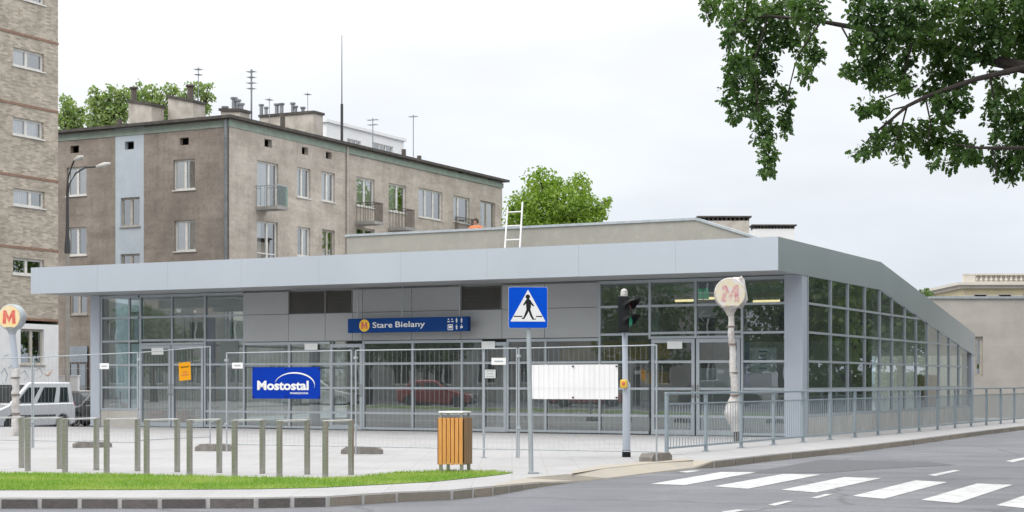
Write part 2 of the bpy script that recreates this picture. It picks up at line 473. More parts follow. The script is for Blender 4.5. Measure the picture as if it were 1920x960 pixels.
def stones(name, c1, c2):
    m, t, p = nodes_of(name); g = t.nodes.new('ShaderNodeNewGeometry'); v = vec_of(t)
    c = mixc(t, g.outputs['Random Per Island'], c1, c2)
    c = mixc(t, span(t, noise(t, v, 9, 6, .7), .4, .75, 0, .6), c, tuple(x * .6 for x in c1))
    t.links.new(c, p.inputs['Base Color']); p.inputs['Roughness'].default_value = .9; bumpit(t, p, noise(t, v, 30, 4), .5, .02)
    return m
M['kerb_shaded'] = stones('shaded kerb stone', (.085, .075, .075), (.14, .125, .12))  # shade on the kerb face is put into this stone colour
M['kerb_warm'] = stones('warm kerb stone', (.27, .235, .19), (.20, .18, .15))
M['mortar'] = pm('pale mortar', (.44, .43, .42), (.36, .35, .34), 6, .95)
def roadpaint():
    m, t, p = nodes_of('road paint'); v = vec_of(t)
    c = mixc(t, span(t, noise(t, v, 5, 10, .85), .46, .62, 0, .75), (.54, .54, .535), (.23, .23, .24))
    t.links.new(c, p.inputs['Base Color']); p.inputs['Roughness'].default_value = .7
    return m
M['roadpaint'] = roadpaint()
def leafmat(name, c1, c2, c3, trans=.35):
    m = bpy.data.materials.new(name); m.use_nodes = True; t = m.node_tree; p = t.nodes['Principled BSDF']
    g = t.nodes.new('ShaderNodeNewGeometry')
    v = vec_of(t)
    c = mixc(t, g.outputs['Random Per Island'], c1, c2)
    c = mixc(t, span(t, noise(t, v, .9, 3), .45, .65, 0, .8), c, c3)
    t.links.new(c, p.inputs['Base Color']); p.inputs['Roughness'].default_value = .5; p.inputs['Specular IOR Level'].default_value = .35
    tl = t.nodes.new('ShaderNodeBsdfTranslucent'); br = t.nodes.new('ShaderNodeMix'); br.data_type = 'RGBA'; br.blend_type = 'MULTIPLY'; br.inputs[0].default_value = 1
    t.links.new(c, br.inputs[6]); br.inputs[7].default_value = (1.5, 1.6, .7, 1)
    t.links.new(br.outputs[2], tl.inputs[0])
    ms = t.nodes.new('ShaderNodeMixShader'); ms.inputs[0].default_value = trans
    t.links.new(p.outputs[0], ms.inputs[1]); t.links.new(tl.outputs[0], ms.inputs[2]); t.links.new(ms.outputs[0], t.nodes['Material Output'].inputs[0])
    return m
M['oak'] = leafmat('oak leaf', (.030, .072, .021), (.074, .142, .034), (.10, .175, .042))
M['maple'] = leafmat('bright maple leaf', (.13, .23, .03), (.21, .315, .05), (.25, .345, .07))
M['poplar'] = leafmat('pale poplar leaf', (.14, .22, .075), (.22, .30, .11), (.28, .34, .15))
M['street_leaf'] = leafmat('dark street tree leaf', (.055, .11, .035), (.10, .165, .055), (.13, .18, .06))
M['grass'] = leafmat('lawn blade', (.12, .235, .03), (.23, .36, .06), (.33, .40, .11), .3)
M['turf'] = pm('turf soil', (.16, .26, .045), (.12, .19, .035), 8, .95, bump=.5)

# ------------------------------------------------------------------ ground, road, plaza, kerbs, grass
ROADZ, LOWZ = -0.12, -0.56
b = MB(); b.poly([(-700, -400, LOWZ), (700, -400, LOWZ), (700, 900, LOWZ), (-700, 900, LOWZ)])
struct(b.build('ground', M['asphalt']))

hi = [(-90, 21.5), (-40, 19.2), (-15, 18.4)] + [gp(x, y) for x, y in ((0, 933), (300, 933), (480, 932.5), (614, 930), (742, 922), (846, 918), (922, 911))]
lowe = [gp(x, y, z) for x, y, z in ((1008, 903.5, -.05), (1080, 902, -.105), (1137, 896.5, -.105), (1220, 886, -.105), (1299, 876.5, -.10))]
hi2 = [gp(x, y) for x, y in ((1338, 863.5), (1443, 852), (1587, 838), (1692, 826), (1850, 806))]
far_dir = ((hi2[-1][0] - hi2[1][0]), (hi2[-1][1] - hi2[1][1]))
fl = math.hypot(*far_dir); far_dir = (far_dir[0] / fl, far_dir[1] / fl)
hi2 += [(hi2[-1][0] + far_dir[0] * d, hi2[-1][1] + far_dir[1] * d) for d in (6, 20, 45)]
ramp_in = [gp(x, y) for x, y in ((985, 896), (1060, 889), (1130, 879), (1225, 868.5), (1300, 863))]
plaza_edge = hi + ramp_in + hi2
plaza_back = [(20, 110), (-3, 92), (-11.6, 46.6), (-30, 45.6), (-90, 45.6)]
b = MB()
poly = plaza_edge + plaza_back
b.poly([(x, y, 0) for x, y in poly])
n0 = len(poly)
for i in range(n0):
    (xa, ya), (xb, yb) = poly[i], poly[(i + 1) % n0]
    b.poly([(xa, ya, 0), (xb, yb, 0), (xb, yb, -.6), (xa, ya, -.6)])
struct(b.build('plaza', M['paving'], recalc=False))
# dropped kerb: the sandy strip that slopes down to the crossing
b = MB()
top = [hi[-1]] + ramp_in + [hi2[0]]
bot = [hi[-1]] + lowe + [hi2[0]]
zt = [0.0] * 7; zb = [0.0, -.05, -.105, -.105, -.105, -.10, 0.0]
for i in range(6):
    q = [(top[i][0], top[i][1], zt[i]), (top[i + 1][0], top[i + 1][1], zt[i + 1]), (bot[i + 1][0], bot[i + 1][1], zb[i + 1]), (bot[i][0], bot[i][1], zb[i])]
    b.poly([q[0], q[1], q[2]]); b.poly([q[0], q[2], q[3]])
    b.poly([q[3], q[2], (q[2][0], q[2][1], -.3), (q[3][0], q[3][1], -.3)])
struct(b.build('pavement_ramp', M['sandpave'], recalc=False))
# sandy paving field on the plaza behind the ramp
b = MB()
b.poly([(x, y, .004) for x, y in (gp(1072, 888.5), gp(1130, 879), gp(1225, 868.5), gp(1300, 863.2), gp(1290, 859), gp(1205, 866), gp(1120, 874), gp(1075, 883))])
struct(b.build('sandy_pavement', M['sandpave'], recalc=False))

# the road: one sheet a kerb below the plaza, tucked under its edge
inner = []
for i, (x, y) in enumerate(plaza_edge):
    inner.append((x - .3, y + .5))
road_poly = [(-95, -60), (110, -60), (110, 120), (45, 112)] + inner[::-1] + [(-95, 22)]
b = MB(); b.poly([(x, y, ROADZ) for x, y in road_poly])
struct(b.build('road', M['asphalt'], recalc=False))

def kerb_run(pts, name, mat_of, L=.5):
    """kerb stones with pale joints along a line of edge points"""
    mb = MB(); mo = MB()
    for i in range(len(pts) - 1):
        p, q = Vector(pts[i][:2]), Vector(pts[i + 1][:2])
        za, zb_ = pts[i][2], pts[i + 1][2]
        d = (q - p); ln = d.length; d.normalize(); nrm = Vector((d.y, -d.x))
        n_ = max(1, round(ln / L)); st = ln / n_
        for j in range(n_):
            g_ = .026
            a, c = p + d * (j * st + g_), p + d * ((j + 1) * st - g_)
            z0_, z1_ = za + (zb_ - za) * (j / n_), za + (zb_ - za) * ((j + 1) / n_)
            o_ = .028 + random.uniform(-.006, .006); dz = random.uniform(-.006, 0) - .014
            ks = [a + nrm * o_, c + nrm * o_, c - nrm * .02, a - nrm * .02]
            zz = [z0_ + dz, z1_ + dz, z1_ + dz, z0_ + dz]
            v_ = len(mb.v)
            mb.v += [(k_.x, k_.y, -.3) for k_ in ks] + [(k_.x, k_.y, z_) for k_, z_ in zip(ks, zz)]
            for f_ in ((0, 1, 5, 4), (1, 2, 6, 5), (2, 3, 7, 6), (3, 0, 4, 7), (4, 5, 6, 7)):
                mb.f.append(tuple(v_ + k_ for k_ in f_))
        ks = [p + nrm * .014, q + nrm * .014, q - nrm * .02, p - nrm * .02]
        v_ = len(mo.v)
        mo.v += [(k_.x, k_.y, -.3) for k_ in ks] + [(ks[0].x, ks[0].y, za - .012), (ks[1].x, ks[1].y, zb_ - .012), (ks[2].x, ks[2].y, zb_ - .012), (ks[3].x, ks[3].y, za - .012)]
        for f_ in ((0, 1, 5, 4), (4, 5, 6, 7), (1, 2, 6, 5), (3, 0, 4, 7)):
            mo.f.append(tuple(v_ + k_ for k_ in f_))
    k_ = struct(mb.build(name, mat_of))
    struct(mo.build('kerb_joints', M['mortar'], k_))
    del k_.children[0]['kind']
kerb_run([(x, y, 0) for x, y in hi[:7]], 'kerb', M['kerb_shaded'])
kerb_run([(x, y, 0) for x, y in hi[6:]] + [(p[0], p[1], z) for p, z in zip(lowe, zb[1:])], 'kerb', M['kerb_warm'])
kerb_run([(lowe[-1][0], lowe[-1][1], -.1)] + [(x, y, 0) for x, y in hi2], 'kerb', M['kerb_warm'], .9)

# painted markings
def rp(px, py, dz=.005): x, y = gp(px, py, ROADZ); return (x, y, ROADZ + dz)
b = MB()
for q in (((1220, 908), (1352, 885.5), (1418, 886), (1285, 910)), ((1338, 912.5), (1469, 889), (1539, 890.5), (1402, 917)),
          ((1465, 919), (1583, 895), (1653, 897), (1531, 924)), ((1598, 930.5), (1717, 901), (1776, 904.5), (1657, 936)),
          ((1727, 938), (1832, 907), (1899, 909.5), (1795, 944)), ((1868, 948), (1965, 914), (2040, 917), (1942, 956)),
          ((2010, 960), (2110, 921), (2185, 924), (2090, 968))):
    b.poly([rp(*p) for p in q])
struct(b.build('crosswalk_marking', M['roadpaint'], recalc=False))
b = MB()
for q in (((1740, 891), (1788, 882), (1801, 882.5), (1754, 893)), ((1885, 865), (1925, 857), (1938, 858), (1899, 867)), ((1440, 947), (1474, 939.5), (1488, 940), (1453, 949)),
          ((1520, 934), (1548, 927), (1561, 927.5), (1533, 935)), ((1352, 960), (1384, 956), (1398, 957), (1366, 963)), ((1272, 885), (1300, 882.5), (1315, 883), (1288, 886.5))):
    b.poly([rp(*p) for p in q])
struct(b.build('lane_marking', M['roadpaint'], recalc=False))
# an asphalt repair patch and gully
M['patch'] = pm('asphalt patch', (.085, .087, .095), (.12, .122, .13), 30, .85, bump=.3)
b = MB(); b.poly([rp(*p, .003) for p in ((1395, 888), (1540, 862), (1740, 866), (1790, 872), (1640, 880), (1560, 886))]); struct(b.build('road_patch', M['patch'], recalc=False))

# lawn strip
g_far = [(-40, 24.5), (-16, 23.6)] + [gp(x, y) for x, y in ((0, 887.5), (250, 891), (480, 896), (600, 897.5), (661, 896), (749, 887), (836, 883.5), (920, 884.8), (962, 886.8))]
g_near = [gp(x, y) for x, y in ((945, 889.8), (910, 894), (811, 904), (680, 911), (599, 915), (480, 917.5), (240, 919), (0, 919.5))] + [(-16, 19.9), (-40, 20.4)]
lawn = g_far + g_near
b = MB(); b.poly([(x, y, .006) for x, y in lawn]); struct(b.build('lawn', M['turf'], recalc=False))
def inside(P, poly_):
    x, y = P[:, 0], P[:, 1]; r = np.zeros(len(P), bool); n_ = len(poly_)
    for i in range(n_):
        (xa, ya), (xb, yb) = poly_[i], poly_[(i + 1) % n_]
        cnd = ((ya > y) != (yb > y)) & (x < (xb - xa) * (y - ya) / (yb - ya + 1e-12) + xa); r ^= cnd
    return r
def raw_mesh(name, verts, nper, mat, parent=None):
    me = bpy.data.meshes.new(name); n_ = len(verts)
    me.vertices.add(n_); me.vertices.foreach_set('co', verts.astype(np.float32).ravel())
    nf = n_ // nper
    me.loops.add(n_); me.loops.foreach_set('vertex_index', np.arange(n_, dtype=np.int32))
    me.polygons.add(nf); me.polygons.foreach_set('loop_start', np.arange(0, n_, nper, dtype=np.int32))
    me.update(calc_edges=True); me.validate()
    me.materials.append(mat)
    o = bpy.data.objects.new(name, me); C.objects.link(o); o.parent = parent
    return o
P = np.column_stack([rng.uniform(-9, 1, 90000), rng.uniform(18.5, 25, 90000)])
P = P[inside(P, lawn)]
n_ = len(P); ang = rng.uniform(0, 6.283, n_); hgt = rng.uniform(.02, .055, n_); wd = .006
lean = rng.normal(0, .018, (n_, 2))
vv = np.zeros((n_, 3, 3))
vv[:, 0, 0] = P[:, 0] - np.cos(ang) * wd; vv[:, 0, 1] = P[:, 1] - np.sin(ang) * wd
vv[:, 1, 0] = P[:, 0] + np.cos(ang) * wd; vv[:, 1, 1] = P[:, 1] + np.sin(ang) * wd
vv[:, 2, :2] = P + lean; vv[:, 2, 2] = hgt; vv[:, :2, 2] = .004
struct(raw_mesh('grass', vv.reshape(-1, 3), 3, M['grass']), 'stuff')

# ------------------------------------------------------------------ metro station
O = (5.82, 35.97)
YG = 1.9                                         # the glass stands back under the canopy
st = thing('metro_station', 'low glass metro station with a silver overhanging roof band', 'station', (O[0], O[1], 0), ROT)
ZS, ZT, L, KINK, ENDY, DROP = 3.72, 4.455, 21.64, 8.69, 20.7, 1.6
def X(px): return onx(O, YG, px)
def S(px): return ony(O, 0, px)
def zroof(t): return 0 if t < KINK else -(t - KINK) * DROP / (ENDY - KINK)
# roof bands, made of sheets with open joints
b = MB(); nP = 9; m = FX(0)
for i in range(nP):
    a0, a1 = -L + L * i / nP, -L + L * (i + 1) / nP
    b.box(a0 + .0015, a1 - .0015, -.05, 0, ZS, ZT, m)
b.build('front_roof_band', M['alu'], st)
b = MB(); m = FY(0)
cuts = [.05, 2.9, 5.8, KINK, 11.7, 14.7, 17.7, ENDY]
for i in range(7):
    t0, t1 = cuts[i] + .0015, cuts[i + 1] - .0015
    b.prism([(t0, ZS + zroof(t0)), (t1, ZS + zroof(t1)), (t1, ZT + zroof(t1)), (t0, ZT + zroof(t0))], -.05, 0, m)
M['alu_side'] = M['alu']
b.build('side_roof_band', M['alu_side'], st)
b = MB(); m = FY(-.051)
b.prism([(.06, ZS + .02), (KINK, ZS + .02), (ENDY, ZS - DROP + .02), (ENDY, ZT - DROP - .04), (KINK, ZT - .04), (.06, ZT - .04)], -L + .1, 0, m)
b.build('roof', M['soffit'], st)
# columns
for px0, px1 in ((172, 189.5), (1490, 1524)):
    x0, x1 = X(px0), X(px1)
    if px0 > 1000: x1 = -.02; x0 = x1 - .44
    b = MB(); b.box(x0, x1, YG - .06, YG + .3, 0.001, ZS + .018); b.build('column', M['column'], st, bevel=.01)
b = MB(); b.box(-.34, -.02, 20.3, 20.65, 0.001, ZS - DROP + .06); b.build('column', M['column'], st, bevel=.01)

ROWS = [.46, 1.11, 1.75, 2.36, 2.47, 3.09]
def bay(px0, px1, z0, z1, rows, mat='glass', extra=()):
    x0, x1 = X(px0), X(px1); m = FX(YG)
    f = MB()
    f.box(x0 - .0, x0 + .055, -.06, .04, z0, z1, m)
    for r in rows: f.box(x0 + .055, x1, -.05, .03, r - .028, r + .028, m)
    f.box(x0 + .055, x1, -.052, .034, z0 + .001, z0 + .06, m)
    f.box(x0 + .055, x1, -.052, .034, z1 - .07, z1, m)
    for a in extra: f.box(X(a) - .025, X(a) + .025, -.045, .025, z0 + .06, z1 - .07, m)
    fo = f.build('glazing_bay', M['mullion'], st)
    p = MB(); p.poly([m(x0 + .05, 0, z0 + .03), m(x1 + .01, 0, z0 + .03), m(x1 + .01, 0, z1 - .03), m(x0 + .05, 0, z1 - .03)])
    p.build('pane', M[mat], fo, recalc=False)
    return fo
def door(px0, px1, z1, handle_left, extra_rows=(1.11,)):
    x0, x1 = X(px0), X(px1); m = FX(YG)
    f = MB(); fw = .085
    f.box(x0 + .006, x0 + fw, -.04, .045, .02, z1, m); f.box(x1 - fw, x1 - .006, -.04, .045, .02, z1, m)
    f.box(x0 + fw, x1 - fw, -.038, .043, .02, .14, m); f.box(x0 + fw, x1 - fw, -.038, .043, z1 - .09, z1, m)
    for r in extra_rows: f.box(x0 + fw, x1 - fw, -.036, .041, r - .03, r + .03, m)
    d = f.build('door', M['mullion'], st)
    p = MB(); p.poly([m(x0 + fw, 0, .1), m(x1 - fw, 0, .1), m(x1 - fw, 0, z1 - .05), m(x0 + fw, 0, z1 - .05)]); p.build('pane', M['glass'], d, recalc=False)
    hx = x0 + .05 if handle_left else x1 - .05
    h = MB(); h.tube([m(hx, .045, .9), m(hx, .10, .93), m(hx, .10, 1.17), m(hx, .045, 1.2)], .014, 6); h.build('handle', M['steel'], d)
    return d
# left glass part
bay(190, 260, .46, ZS, [1.11, 1.75, 2.42, 3.09], extra=(243,))
bay(263, 383.5, 2.30, ZS, [2.44, 3.09], extra=(323,))
bay(384, 457, .03, ZS, [.46, 1.11, 1.75, 2.42, 3.09])
door(263, 322, 2.29, False, (1.11, 1.75)); door(323, 383, 2.29, True, (1.11, 1.75))
# right glass part
bay(1123, 1217, .03, ZS, [.46, 1.11, 1.75, 2.42, 3.09])
bay(1217, 1303, 2.30, ZS, [2.44, 3.09]); bay(1303, 1390, 2.30, ZS, [2.44, 3.09])
door(1222, 1304, 2.29, False, (.46, 1.11, 1.75)); door(1306, 1389, 2.29, True, (.46, 1.11, 1.75))
bay(1390, 1491, .03, ZS, [.46, 1.11, 1.75, 2.42, 3.09])
# middle part: glass below, metal panels above
low = [457, 542, 620, 681, 773, 865, 905, 951, 1022, 1123]
for i in range(len(low) - 1):
    a, c = low[i], low[i + 1]
    if (a, c) in ((620, 681), (905, 951)):
        door(a, c, 2.27, a == 905, (.46, 1.11, 1.75))
    else:
        bay(a, c, .03, 2.34, [.46, 1.11, 1.75])
up = [457, 542, 611, 662, 681, 773, 865, 942, 1022, 1123]
for i in range(len(up) - 1):
    a, c = X(up[i]), X(up[i + 1]); m = FX(YG)
    lv = up[i] in (542, 611, 865)
    b = MB(); b.box(a + .006, c - .006, -.02, .03, 2.36, 3.085, m)
    if not lv: b.box(a + .006, c - .006, -.02, .03, 3.097, ZS - .03, m)
    b.build('facade_panel', M['alu_dark'], st)
    if lv:
        b = MB(); b.box(a + .01, c - .01, -.05, -.02, 3.097, ZS - .03, m)
        z = 3.12
        while z < ZS - .05:
            b.poly([m(a + .01, .02, z), m(c - .01, .02, z), m(c - .01, -.018, z + .03), m(a + .01, -.018, z + .03)]); z += .035
        b.box(a + .006, a + .03, -.02, .034, 3.097, ZS - .03, m); b.box(c - .03, c - .006, -.02, .034, 3.097, ZS - .03, m)
        b.build('louvre', M['louvre'], st)
b = MB(); m = FX(YG); b.box(X(457), X(1123), -.3, -.055, 2.35, ZS + .015, m); b.build('lintel_wall', M['alu_dark'], st)
b = MB(); b.box(X(190), X(262), YG - .03, YG + .12, 0.0, .455); b.build('plinth', M['plinth'], st)
# side glass under the falling roof
mul_px = [1525, 1559, 1591, 1623, 1651, 1674, 1698, 1719, 1740, 1762, 1781, 1799, 1815]
ts = [S(p) for p in mul_px]; ts[0] = YG + .3
m = FY(0)
for i in range(12):
    t0, t1 = ts[i], ts[i + 1]
    za, zb_ = ZS + zroof(t0), ZS + zroof(t1)
    f = MB()
    f.box(t0, t0 + .05, -.08, -.002, .46, za + .01, m)
    f.box(t0 + .05, t1, -.075, -.006, .462, .52, m)
    for r in (1.11, 1.75, 2.42, 3.09):
        zr0, zr1 = za, zb_
        if r < zr1 - .05: f.box(t0 + .05, t1, -.07, -.008, r - .026, r + .026, m)
        elif r < zr0 - .05:
            tt = t0 + (zr0 - .05 - r) / (zr0 - zr1) * (t1 - t0)
            if tt - t0 > .1: f.box(t0 + .05, tt, -.07, -.008, r - .026, r + .026, m)
    fo = f.build('glazing_bay', M['mullion'], st)
    p = MB(); p.poly([m(t0 + .04, -.04, .49), m(t1 + .01, -.04, .49), m(t1 + .01, -.04, zb_ + .015), m(t0 + .04, -.04, za + .015)])
    p.build('pane', M['glass_side'], fo, recalc=False)
b = MB(); b.box(YG + .3, 20.3, -.3, .015, 0, .455, m); b.build('plinth', M['plinth'], st)
# inside and the rear
YB = 9.0
b = MB(); b.box(-L + 1, -.4, YG + .3, 20.3, .002, .02); b.build('floor', M['tile'], st)
xl = X(189.5)
f = MB(); m = lambda a, d, z: (xl - .06 + d, a, z)
for i in range(7): f.box(YG + .31 + i * 2.95, YG + .36 + i * 2.95, -.04, .04, .02, ZS - .02, m)
for r in (.46, 1.75, 2.42): f.box(YG + .37, 20, -.03, .03, r - .03, r + .03, m)
g = f.build('glazing_bay', M['mullion'], st)
p = MB(); p.poly([m(YG + .35, 0, .05), m(19.6, 0, .05), m(19.6, 0, 2.2), m(11, 0, 3.1), m(YG + .35, 0, 3.6)]); p.build('pane', M['glass'], g, recalc=False)
# concrete hall wall that rises above the roof
a650, a1305 = onx(O, YB, 650), onx(O, YB, 1305)
ZP = 5.83
b = MB(); m = FX(YB)
b.prism([(a650, 0.02), (-.42, .02), (-.42, 4.15), (a1305, ZP), (a650, ZP)], -.35, 0, m)
b.build('hall_wall', M['roof_concrete'], st)
b = MB(); b.prism([(a650 - .04, ZP + .002), (a1305, ZP + .002), (-.38, 4.155), (-.38, 4.215), (a1305 + .02, ZP + .07), (a650 - .04, ZP + .07)], -.42, .05, m)
b.build('coping', M['galv'], st)
b = MB(); b.box(a650, a1305 - 1, YB + .36, 19, 4.3, 4.65); b.build('hall_roof', M['concrete'], st)
b = MB(); b.box(a650 + .001, a650 + .3, YB + .352, 19, .02, 5.7); b.build('hall_wall', M['roof_concrete'], st)
for xx in (-16.2, -10.8, -5.4):
    b = MB(); b.tube([(xx, 6.0, .02), (xx, 6.0, ZS)], .16, 16); b.build('inner_column', M['column'], st, smooth=True)
b = MB()
for yy in (4.2, 6.8):
    b.box(-20.5, -.5, yy - .1, yy + .1, 3.45, ZS - .03)
b.build('roof_beam', M['soffit'], st)
b = MB()                                         # stair well wall and rail inside
b.box(-9.6, -1.2, 7.4, 7.55, .02, 1.05); b.box(-9.6, -9.45, 5, 7.38, .02, 1.05)
b.build('stair_wall', M['inner_wall'], st)
b = MB(); b.box(-4.4, -.6, 7.9, 8.0, .02, 2.35); b.build('inner_partition', M['inner_wall'], st)

# things inside the hall
def stp(x, y, z=0.0): return (O[0] + x * U[0] + y * V[0], O[1] + x * U[1] + y * V[1], z)
def in_station(px, y):                           # local x seen at a picture column at local depth y
    return onx(O, y, px)
def hanging(name, label, cat, px0, py0, px1, py1, y, mat, deco=None, dpt=.12):
    a0, a1, z0, z1 = rx(O, y, px0, py0, px1, py1)
    t = thing(name, label, cat, stp((a0 + a1) / 2, y, z0), ROT); w_ = (a1 - a0) / 2; h_ = z1 - z0
    b = MB(); b.box(-w_, w_, 0, dpt, 0, h_); b.build('sign_panel', M[mat], t, bevel=.01)
    b = MB()
    for sx in (-.8, .8): b.tube([(w_ * sx, dpt / 2, h_), (w_ * sx, dpt / 2, ZS - .03 - z0)], .012, 6)
    b.build('hanger', M['galv'], t)
    if deco: deco(t, w_, h_)
    return t
def arrow(t, w_, h_):
    b = MB(); m = FX(-.002)
    x, z, s_ = -w_ * .72, h_ / 2, h_ * .32
    b.prism([(x - s_, z), (x, z + s_), (x + s_ * .28, z + s_), (x - s_ * .55, z + s_ * .1), (x + s_ * 1.2, z + s_ * .1), (x + s_ * 1.2, z - s_ * .1), (x - s_ * .55, z - s_ * .1), (x + s_ * .28, z - s_), (x, z - s_)], 0.001, .006, FX(0))
    b.build('arrow', M['paper'], t)
hanging('direction_sign', 'dark hanging sign with a white left arrow inside the station', 'sign', 1309, 575, 1386, 609, 3.2, 'darksign', arrow)
hanging('direction_sign', 'dark blank hanging sign inside the glass beside the corner column', 'sign', 1399, 574, 1488, 611, 3.2, 'darksign')
hanging('exit_sign', 'small green exit sign glowing inside under the station ceiling', 'sign', 1304, 541, 1328, 561, 3.4, 'exit', None, .06)
for i, (p0, p1, yy, lab) in enumerate(((1266, 1300, 5.0, 'lit warm tube lamp above the right entrance door, left of the exit sign'), (1305, 1350, 4.2, 'lit warm tube lamp just below the green exit sign'), (1412, 1462, 6.2, 'lit warm tube lamp inside the glass bay beside the corner column'))):
    t = thing('tube_lamp', lab, 'lamp', stp(in_station((p0 + p1) / 2, yy), yy, 3.36), ROT, 'tube lamps inside the station')
    ln = in_station(p1, yy) - in_station(p0, yy)
    b = MB(); b.tube([(-ln / 2, 0, 0), (ln / 2, 0, 0)], .03, 8); b.build('tube', M['tube_light'], t, smooth=True)
    b = MB(); b.box(-ln / 2, ln / 2, -.05, .05, .035, .09); b.build('housing', M['white'], t)
def board(name, label, cat, px0, py0, px1, py1, y, mat, group=None, parts=None):
    a0, a1, z0, z1 = rx(O, y, px0, py0, px1, py1)
    b = MB(); m = FX(0); w_ = (a1 - a0) / 2
    b.box(-w_, w_, -.012, 0, 0, z1 - z0, m)
    o = b.build(name, M[mat], None, stp((a0 + a1) / 2, y, z0), ROT)
    tag(o, label, cat, group)
    if parts: parts(o, w_, z1 - z0)
    return o
def lines(n_, mt, frac=.7, top=.85, bot=.2):
    def fn(o, w_, h_):
        b = MB(); m = FX(0)
        for i in range(n_):
            z = h_ * (top - (top - bot) * i / max(1, n_ - 1)); ww = w_ * (frac if i % 2 == 0 else frac * .75)
            b.box(-ww, ww, .001, .003, z - h_ * .03, z + h_ * .03, m)
        b.build('print', M[mt], o)
    return fn
board('blue_board', 'tall narrow blue board behind the glass near the corner column', 'panel', 1392, 640, 1404, 725, 3.3, 'infoblue')  # narrow upright blue board without print
board('poster', 'large pale board standing in for the banner back mirrored beside the corner column', 'poster', 1405, 652, 1456, 700, 3.4, 'paper', 'notices in the station', lines(5, 'infoblue', .3))  # pale board paints the fence banner's reflection into the glass
board('poster', 'white wall chart behind the right door leaf', 'poster', 1312, 690, 1384, 733, 4.6, 'paper', 'notices in the station')
YN = YG - .062
board('notice', 'small white notice taped at the top of the right entrance door', 'notice', 1251, 640, 1279, 654, YN, 'paper', 'notices in the station')
board('notice', 'small white notice at the top of the door left of the grey sign pole', 'notice', 903, 640, 928, 653, YN, 'paper', 'notices in the station')
board('notice', 'small pale notice at door height left of the grey sign pole', 'notice', 909, 693, 929, 709, YN, 'paper', 'notices in the station', lines(3, 'mullion'))
board('notice', 'small white notice at the top of the glass above the blue banner', 'notice', 571, 644, 595, 656, YN, 'paper', 'notices in the station')
board('notice', 'small pale notice at the top of the left entrance door', 'notice', 284, 652, 306, 665, YN, 'paper', 'notices in the station')
for p, lab in (((1205, 696, 1253, 721), 'yellow poster inside behind the entrance door by the traffic light'), ((1050, 640, 1118, 675), 'broad yellow banner inside the glass right of the sign pole'), ((1130, 640, 1165, 674), 'yellow banner inside the glass left of the traffic light'), ((1180, 640, 1216, 674), 'yellow banner inside the glass right of the traffic light'), ((1230, 640, 1256, 672), 'narrow yellow banner inside the right entrance door')):
    board('banner', lab, 'banner', *p, 3.6, 'amber', 'yellow banners inside the station')
for p, lab in (((277, 745, 303, 772), 'orange crate on the floor behind the left door leaf'), ((330, 748, 350, 772), 'orange crate on the floor behind the second left door leaf')):
    a0, a1, z0, z1 = rx(O, 3.0, *p)
    z0 = .021; w_ = (a1 - a0) / 2
    b = MB(); b.box(-w_, w_, 0, .35, 0, .03); z_ = .05
    while z_ < .42: b.box(-w_, w_, 0, .02, z_, z_ + .05); b.box(-w_, w_, .33, .35, z_, z_ + .05); b.box(-w_, -w_ + .02, .021, .329, z_, z_ + .05); b.box(w_ - .02, w_, .021, .329, z_, z_ + .05); z_ += .075
    for sx in (-w_, w_ - .03):
        for sy in (.0, .32): b.box(sx - .001, sx + .031, sy - .001, sy + .031, .031, .45)
    tag(b.build('crate', M['box_orange'], None, stp((a0 + a1) / 2, 3.0, .021), ROT), lab, 'crate', 'orange crates inside the left doors')

for nm, lab, px, py0, py1, wpx, mt in (('wall_board', 'tall blue board standing inside the left glass bay', 394, 598, 700, 16, 'infoblue'), ('wall_board', 'pale blue board standing inside the leftmost glass bay', 231, 560, 735, 26, 'bluestrip'), ('wall_board', 'white board leaning inside between the left doors and the clad wall', 430, 640, 790, 34, 'inner_wall'), ('wall_board', 'small white board high up inside above the left doors', 350, 566, 590, 22, 'paper')):
    yb_ = 5.2
    a0, a1, z0, z1 = rx(O, yb_, px - wpx / 2, py0, px + wpx / 2, py1)
    w_ = (a1 - a0) / 2
    t = thing(nm, lab, 'board', stp((a0 + a1) / 2, yb_, .021), ROT, 'boards standing inside the station')
    zb0 = max(0.0, z0)
    b = MB(); b.box(-w_, w_, 0, .05, zb0, z1); b.build('sheet', M[mt], t)
    b = MB(); b.box(-w_ * .8, -w_ * .8 + .05, .051, .1, 0, z1 - .1); b.build('leg', M['galv'], t)
    b = MB(); b.box(w_ * .8 - .05, w_ * .8, .051, .1, 0, z1 - .1); b.build('leg', M['galv'], t)

a0, a1, z0, z1 = ry(O, -.7, 1722, 704, 1757, 737)
t = thing('plywood_board', 'orange plywood board standing inside the sloping side glass near its far end', 'board', stp(-.7, a0, .021), ROT)
b = MB(); b.box(-.03, 0, 0, a1 - a0, 0, z1); b.build('sheet', M['wood'], t)
b = MB(); b.box(-.4, -.031, .1, .16, 0, .06); b.box(-.09, -.031, .1, .16, .061, z1 * .8); b.build('prop', M['wood_dark'], t)

